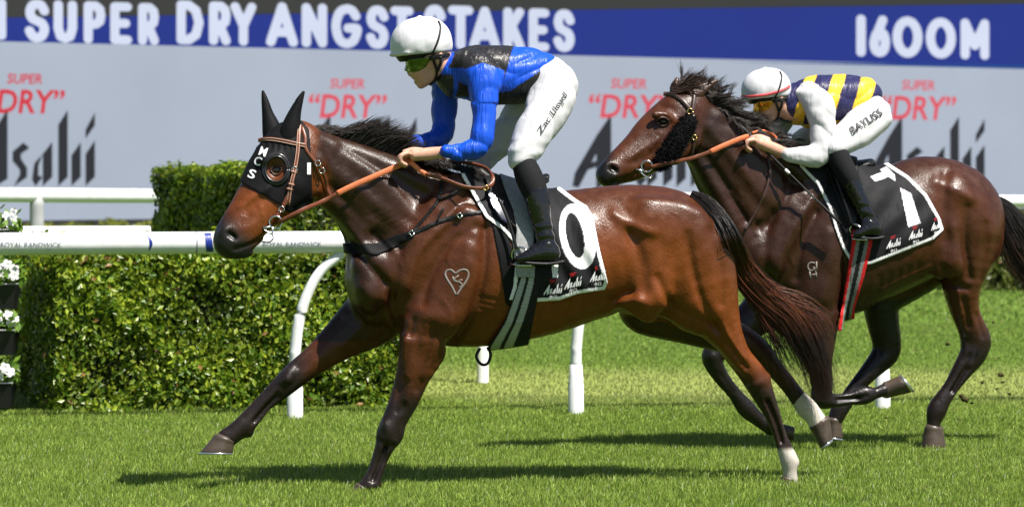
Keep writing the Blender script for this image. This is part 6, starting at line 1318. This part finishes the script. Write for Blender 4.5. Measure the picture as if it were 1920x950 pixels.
L3 = Field(FR2, (1530, 270, 60), (1670, 455, 190), 1.6)
L3.chain([cr(1567, 282, 88, 20, 20), cr(1576, 304, 94, 22, 20), cr(1590, 330, 101, 20, 19), cr(1600, 350, 104, 18, 17)], 4, 3); build("sock", FR2, L3.mesh(1), SOCK, J2)
L3.d[:] = BIG
L3.chain([cr(1595, 340, 102, 18.5, 19), cr(1604, 362, 106, 17.5, 18), cr(1620, 394, 112, 15.5, 15), cr(1630, 414, 115, 15, 14), cr(1634, 424, 116, 17, 15)], 4, 3)
L3.chain([cr(1644, 432, 116, 10, 13), cr(1628, 428, 117, 14, 15), cr(1612, 436, 118, 9, 13), cr(1604, 439, 119, 6, 9)], 8, 3)
fold_field(L3, lambda x, y, z: 1.1 * np.sin(y * .36 + .8 * np.sin(x * .13)) * sstep(372, 385, y) * sstep(425, 415, y) + .4 * np.sin(x * .9) * sstep(370, 355, y)); bt = build("boot", FR2, L3.mesh(1), PATENT, J2)
buildf("boot_sole", FR2, sweep(smooth_line([FR2.P(x, y, zb2(x) + 116) for x, y in ((1601, 442), (1616, 446), (1636, 447), (1656, 444))], 4), np.interp(np.linspace(0, 1, 13), [0, .3, .6, 1], [12, 26, 22, 23]), 5, (0, 1, 0)), RUBB, bt)
# --- whip
wh = empty("riding_whip", tuple(at(1420, 270, 1.6)), "slim black riding whip held down across the second horse's shoulder", "whip")
w0, w1 = np.array(FR2.P(1383, 231, hz2 - 2)), np.array(FR2.P(1577, 420, float(zb2(1577)) + 128))
tt = np.linspace(0, 1, 16); pts = w0 + (w1 - w0) * tt[:, None]; buildf("shaft", FR2, tube(pts, np.interp(tt, [0, .3, .32, .8, .82, 1], [3.4, 3.2, 2.2, 1.9, 3.0, 2.6]), 8), RUBB, wh)
buildf("grip_ring", FR2, tube([w0 + (w1 - w0) * t for t in (.46, .50)], 3.0, 8), WCL, wh)
tt = np.linspace(.5, .8, 40); P = w0 + (w1 - w0) * tt[:, None]; P = P + np.stack([np.cos(tt * 420), np.sin(tt * 420) * .7, np.sin(tt * 420)], 1) * 2.2; buildf("braid", FR2, tube(P, 0.6, 5), mat("grey_braid", (0.35, 0.35, 0.36), 0.5), wh)
wh1 = empty("riding_whip", tuple(at(735, 272, -.1)), "short whip handle sticking out of the blue jockey's far fist", "whip")
buildf("shaft", FR1, tube([FR1.P(727, 268, 40), FR1.P(737, 273, 40), FR1.P(760, 284, 38), FR1.P(800, 303, 30)], [4.6, 5, 4.4, 3.4], 10), RUBB, wh1)
# --- clods of turf thrown up
CLOD = mat("turf_clod", (0.05, 0.045, 0.015), 0.9, 0.1, nscale=90, namp=0.6)
cols_ = [(1803, 742, 5), (1810, 748, 6), (1822, 755, 3), (1876, 702, 5), (1880, 716, 3), (1777, 644, 4), (1869, 728, 2.5), (1862, 604, 2.5), (1842, 716, 3), (1893, 738, 3), (1661, 783, 2.5), (1898, 746, 2.2)]
r = np.random.default_rng(77)
for i, (x, y, s_) in enumerate(cols_):
    V, F = sphere((0, 0, 0), 1, 5); V = V * (1 + r.normal(0, .28, (len(V), 1))) * s_ * np.array([1.2, .7, 1]); c = FR2.P(x, y, 20 + r.normal(0, 20)); o = buildf("turf_clod", FR2, (V + np.array(c), F), CLOD, None)
    tag(o, "small dark clod of turf flying behind the second horse's hooves", "clod", "clods of turf in the air")
for i in range(9):
    x, y = 1800 + r.uniform(-8, 30), 742 + r.uniform(-8, 22); c = np.array(FR2.P(x, y, 20 + r.normal(0, 12))); d = r.normal(0, 1, 3); d /= np.linalg.norm(d); s_ = np.cross(d, r.normal(0, 1, 3)); s_ /= np.linalg.norm(s_); L = r.uniform(5, 9)
    V = [c - d * L, c + s_ * 1.3, c + d * L, c - s_ * 1.3]; o = mesh_obj("grass_clipping", FR2.W(V), [(0, 1, 2, 3)], GRASS, None, np.full((4, 3), (0.09, 0.17, 0.02)), smooth=False)
    tag(o, "torn green grass blade flying behind the second horse's hooves", "grass blade", "torn grass in the air")
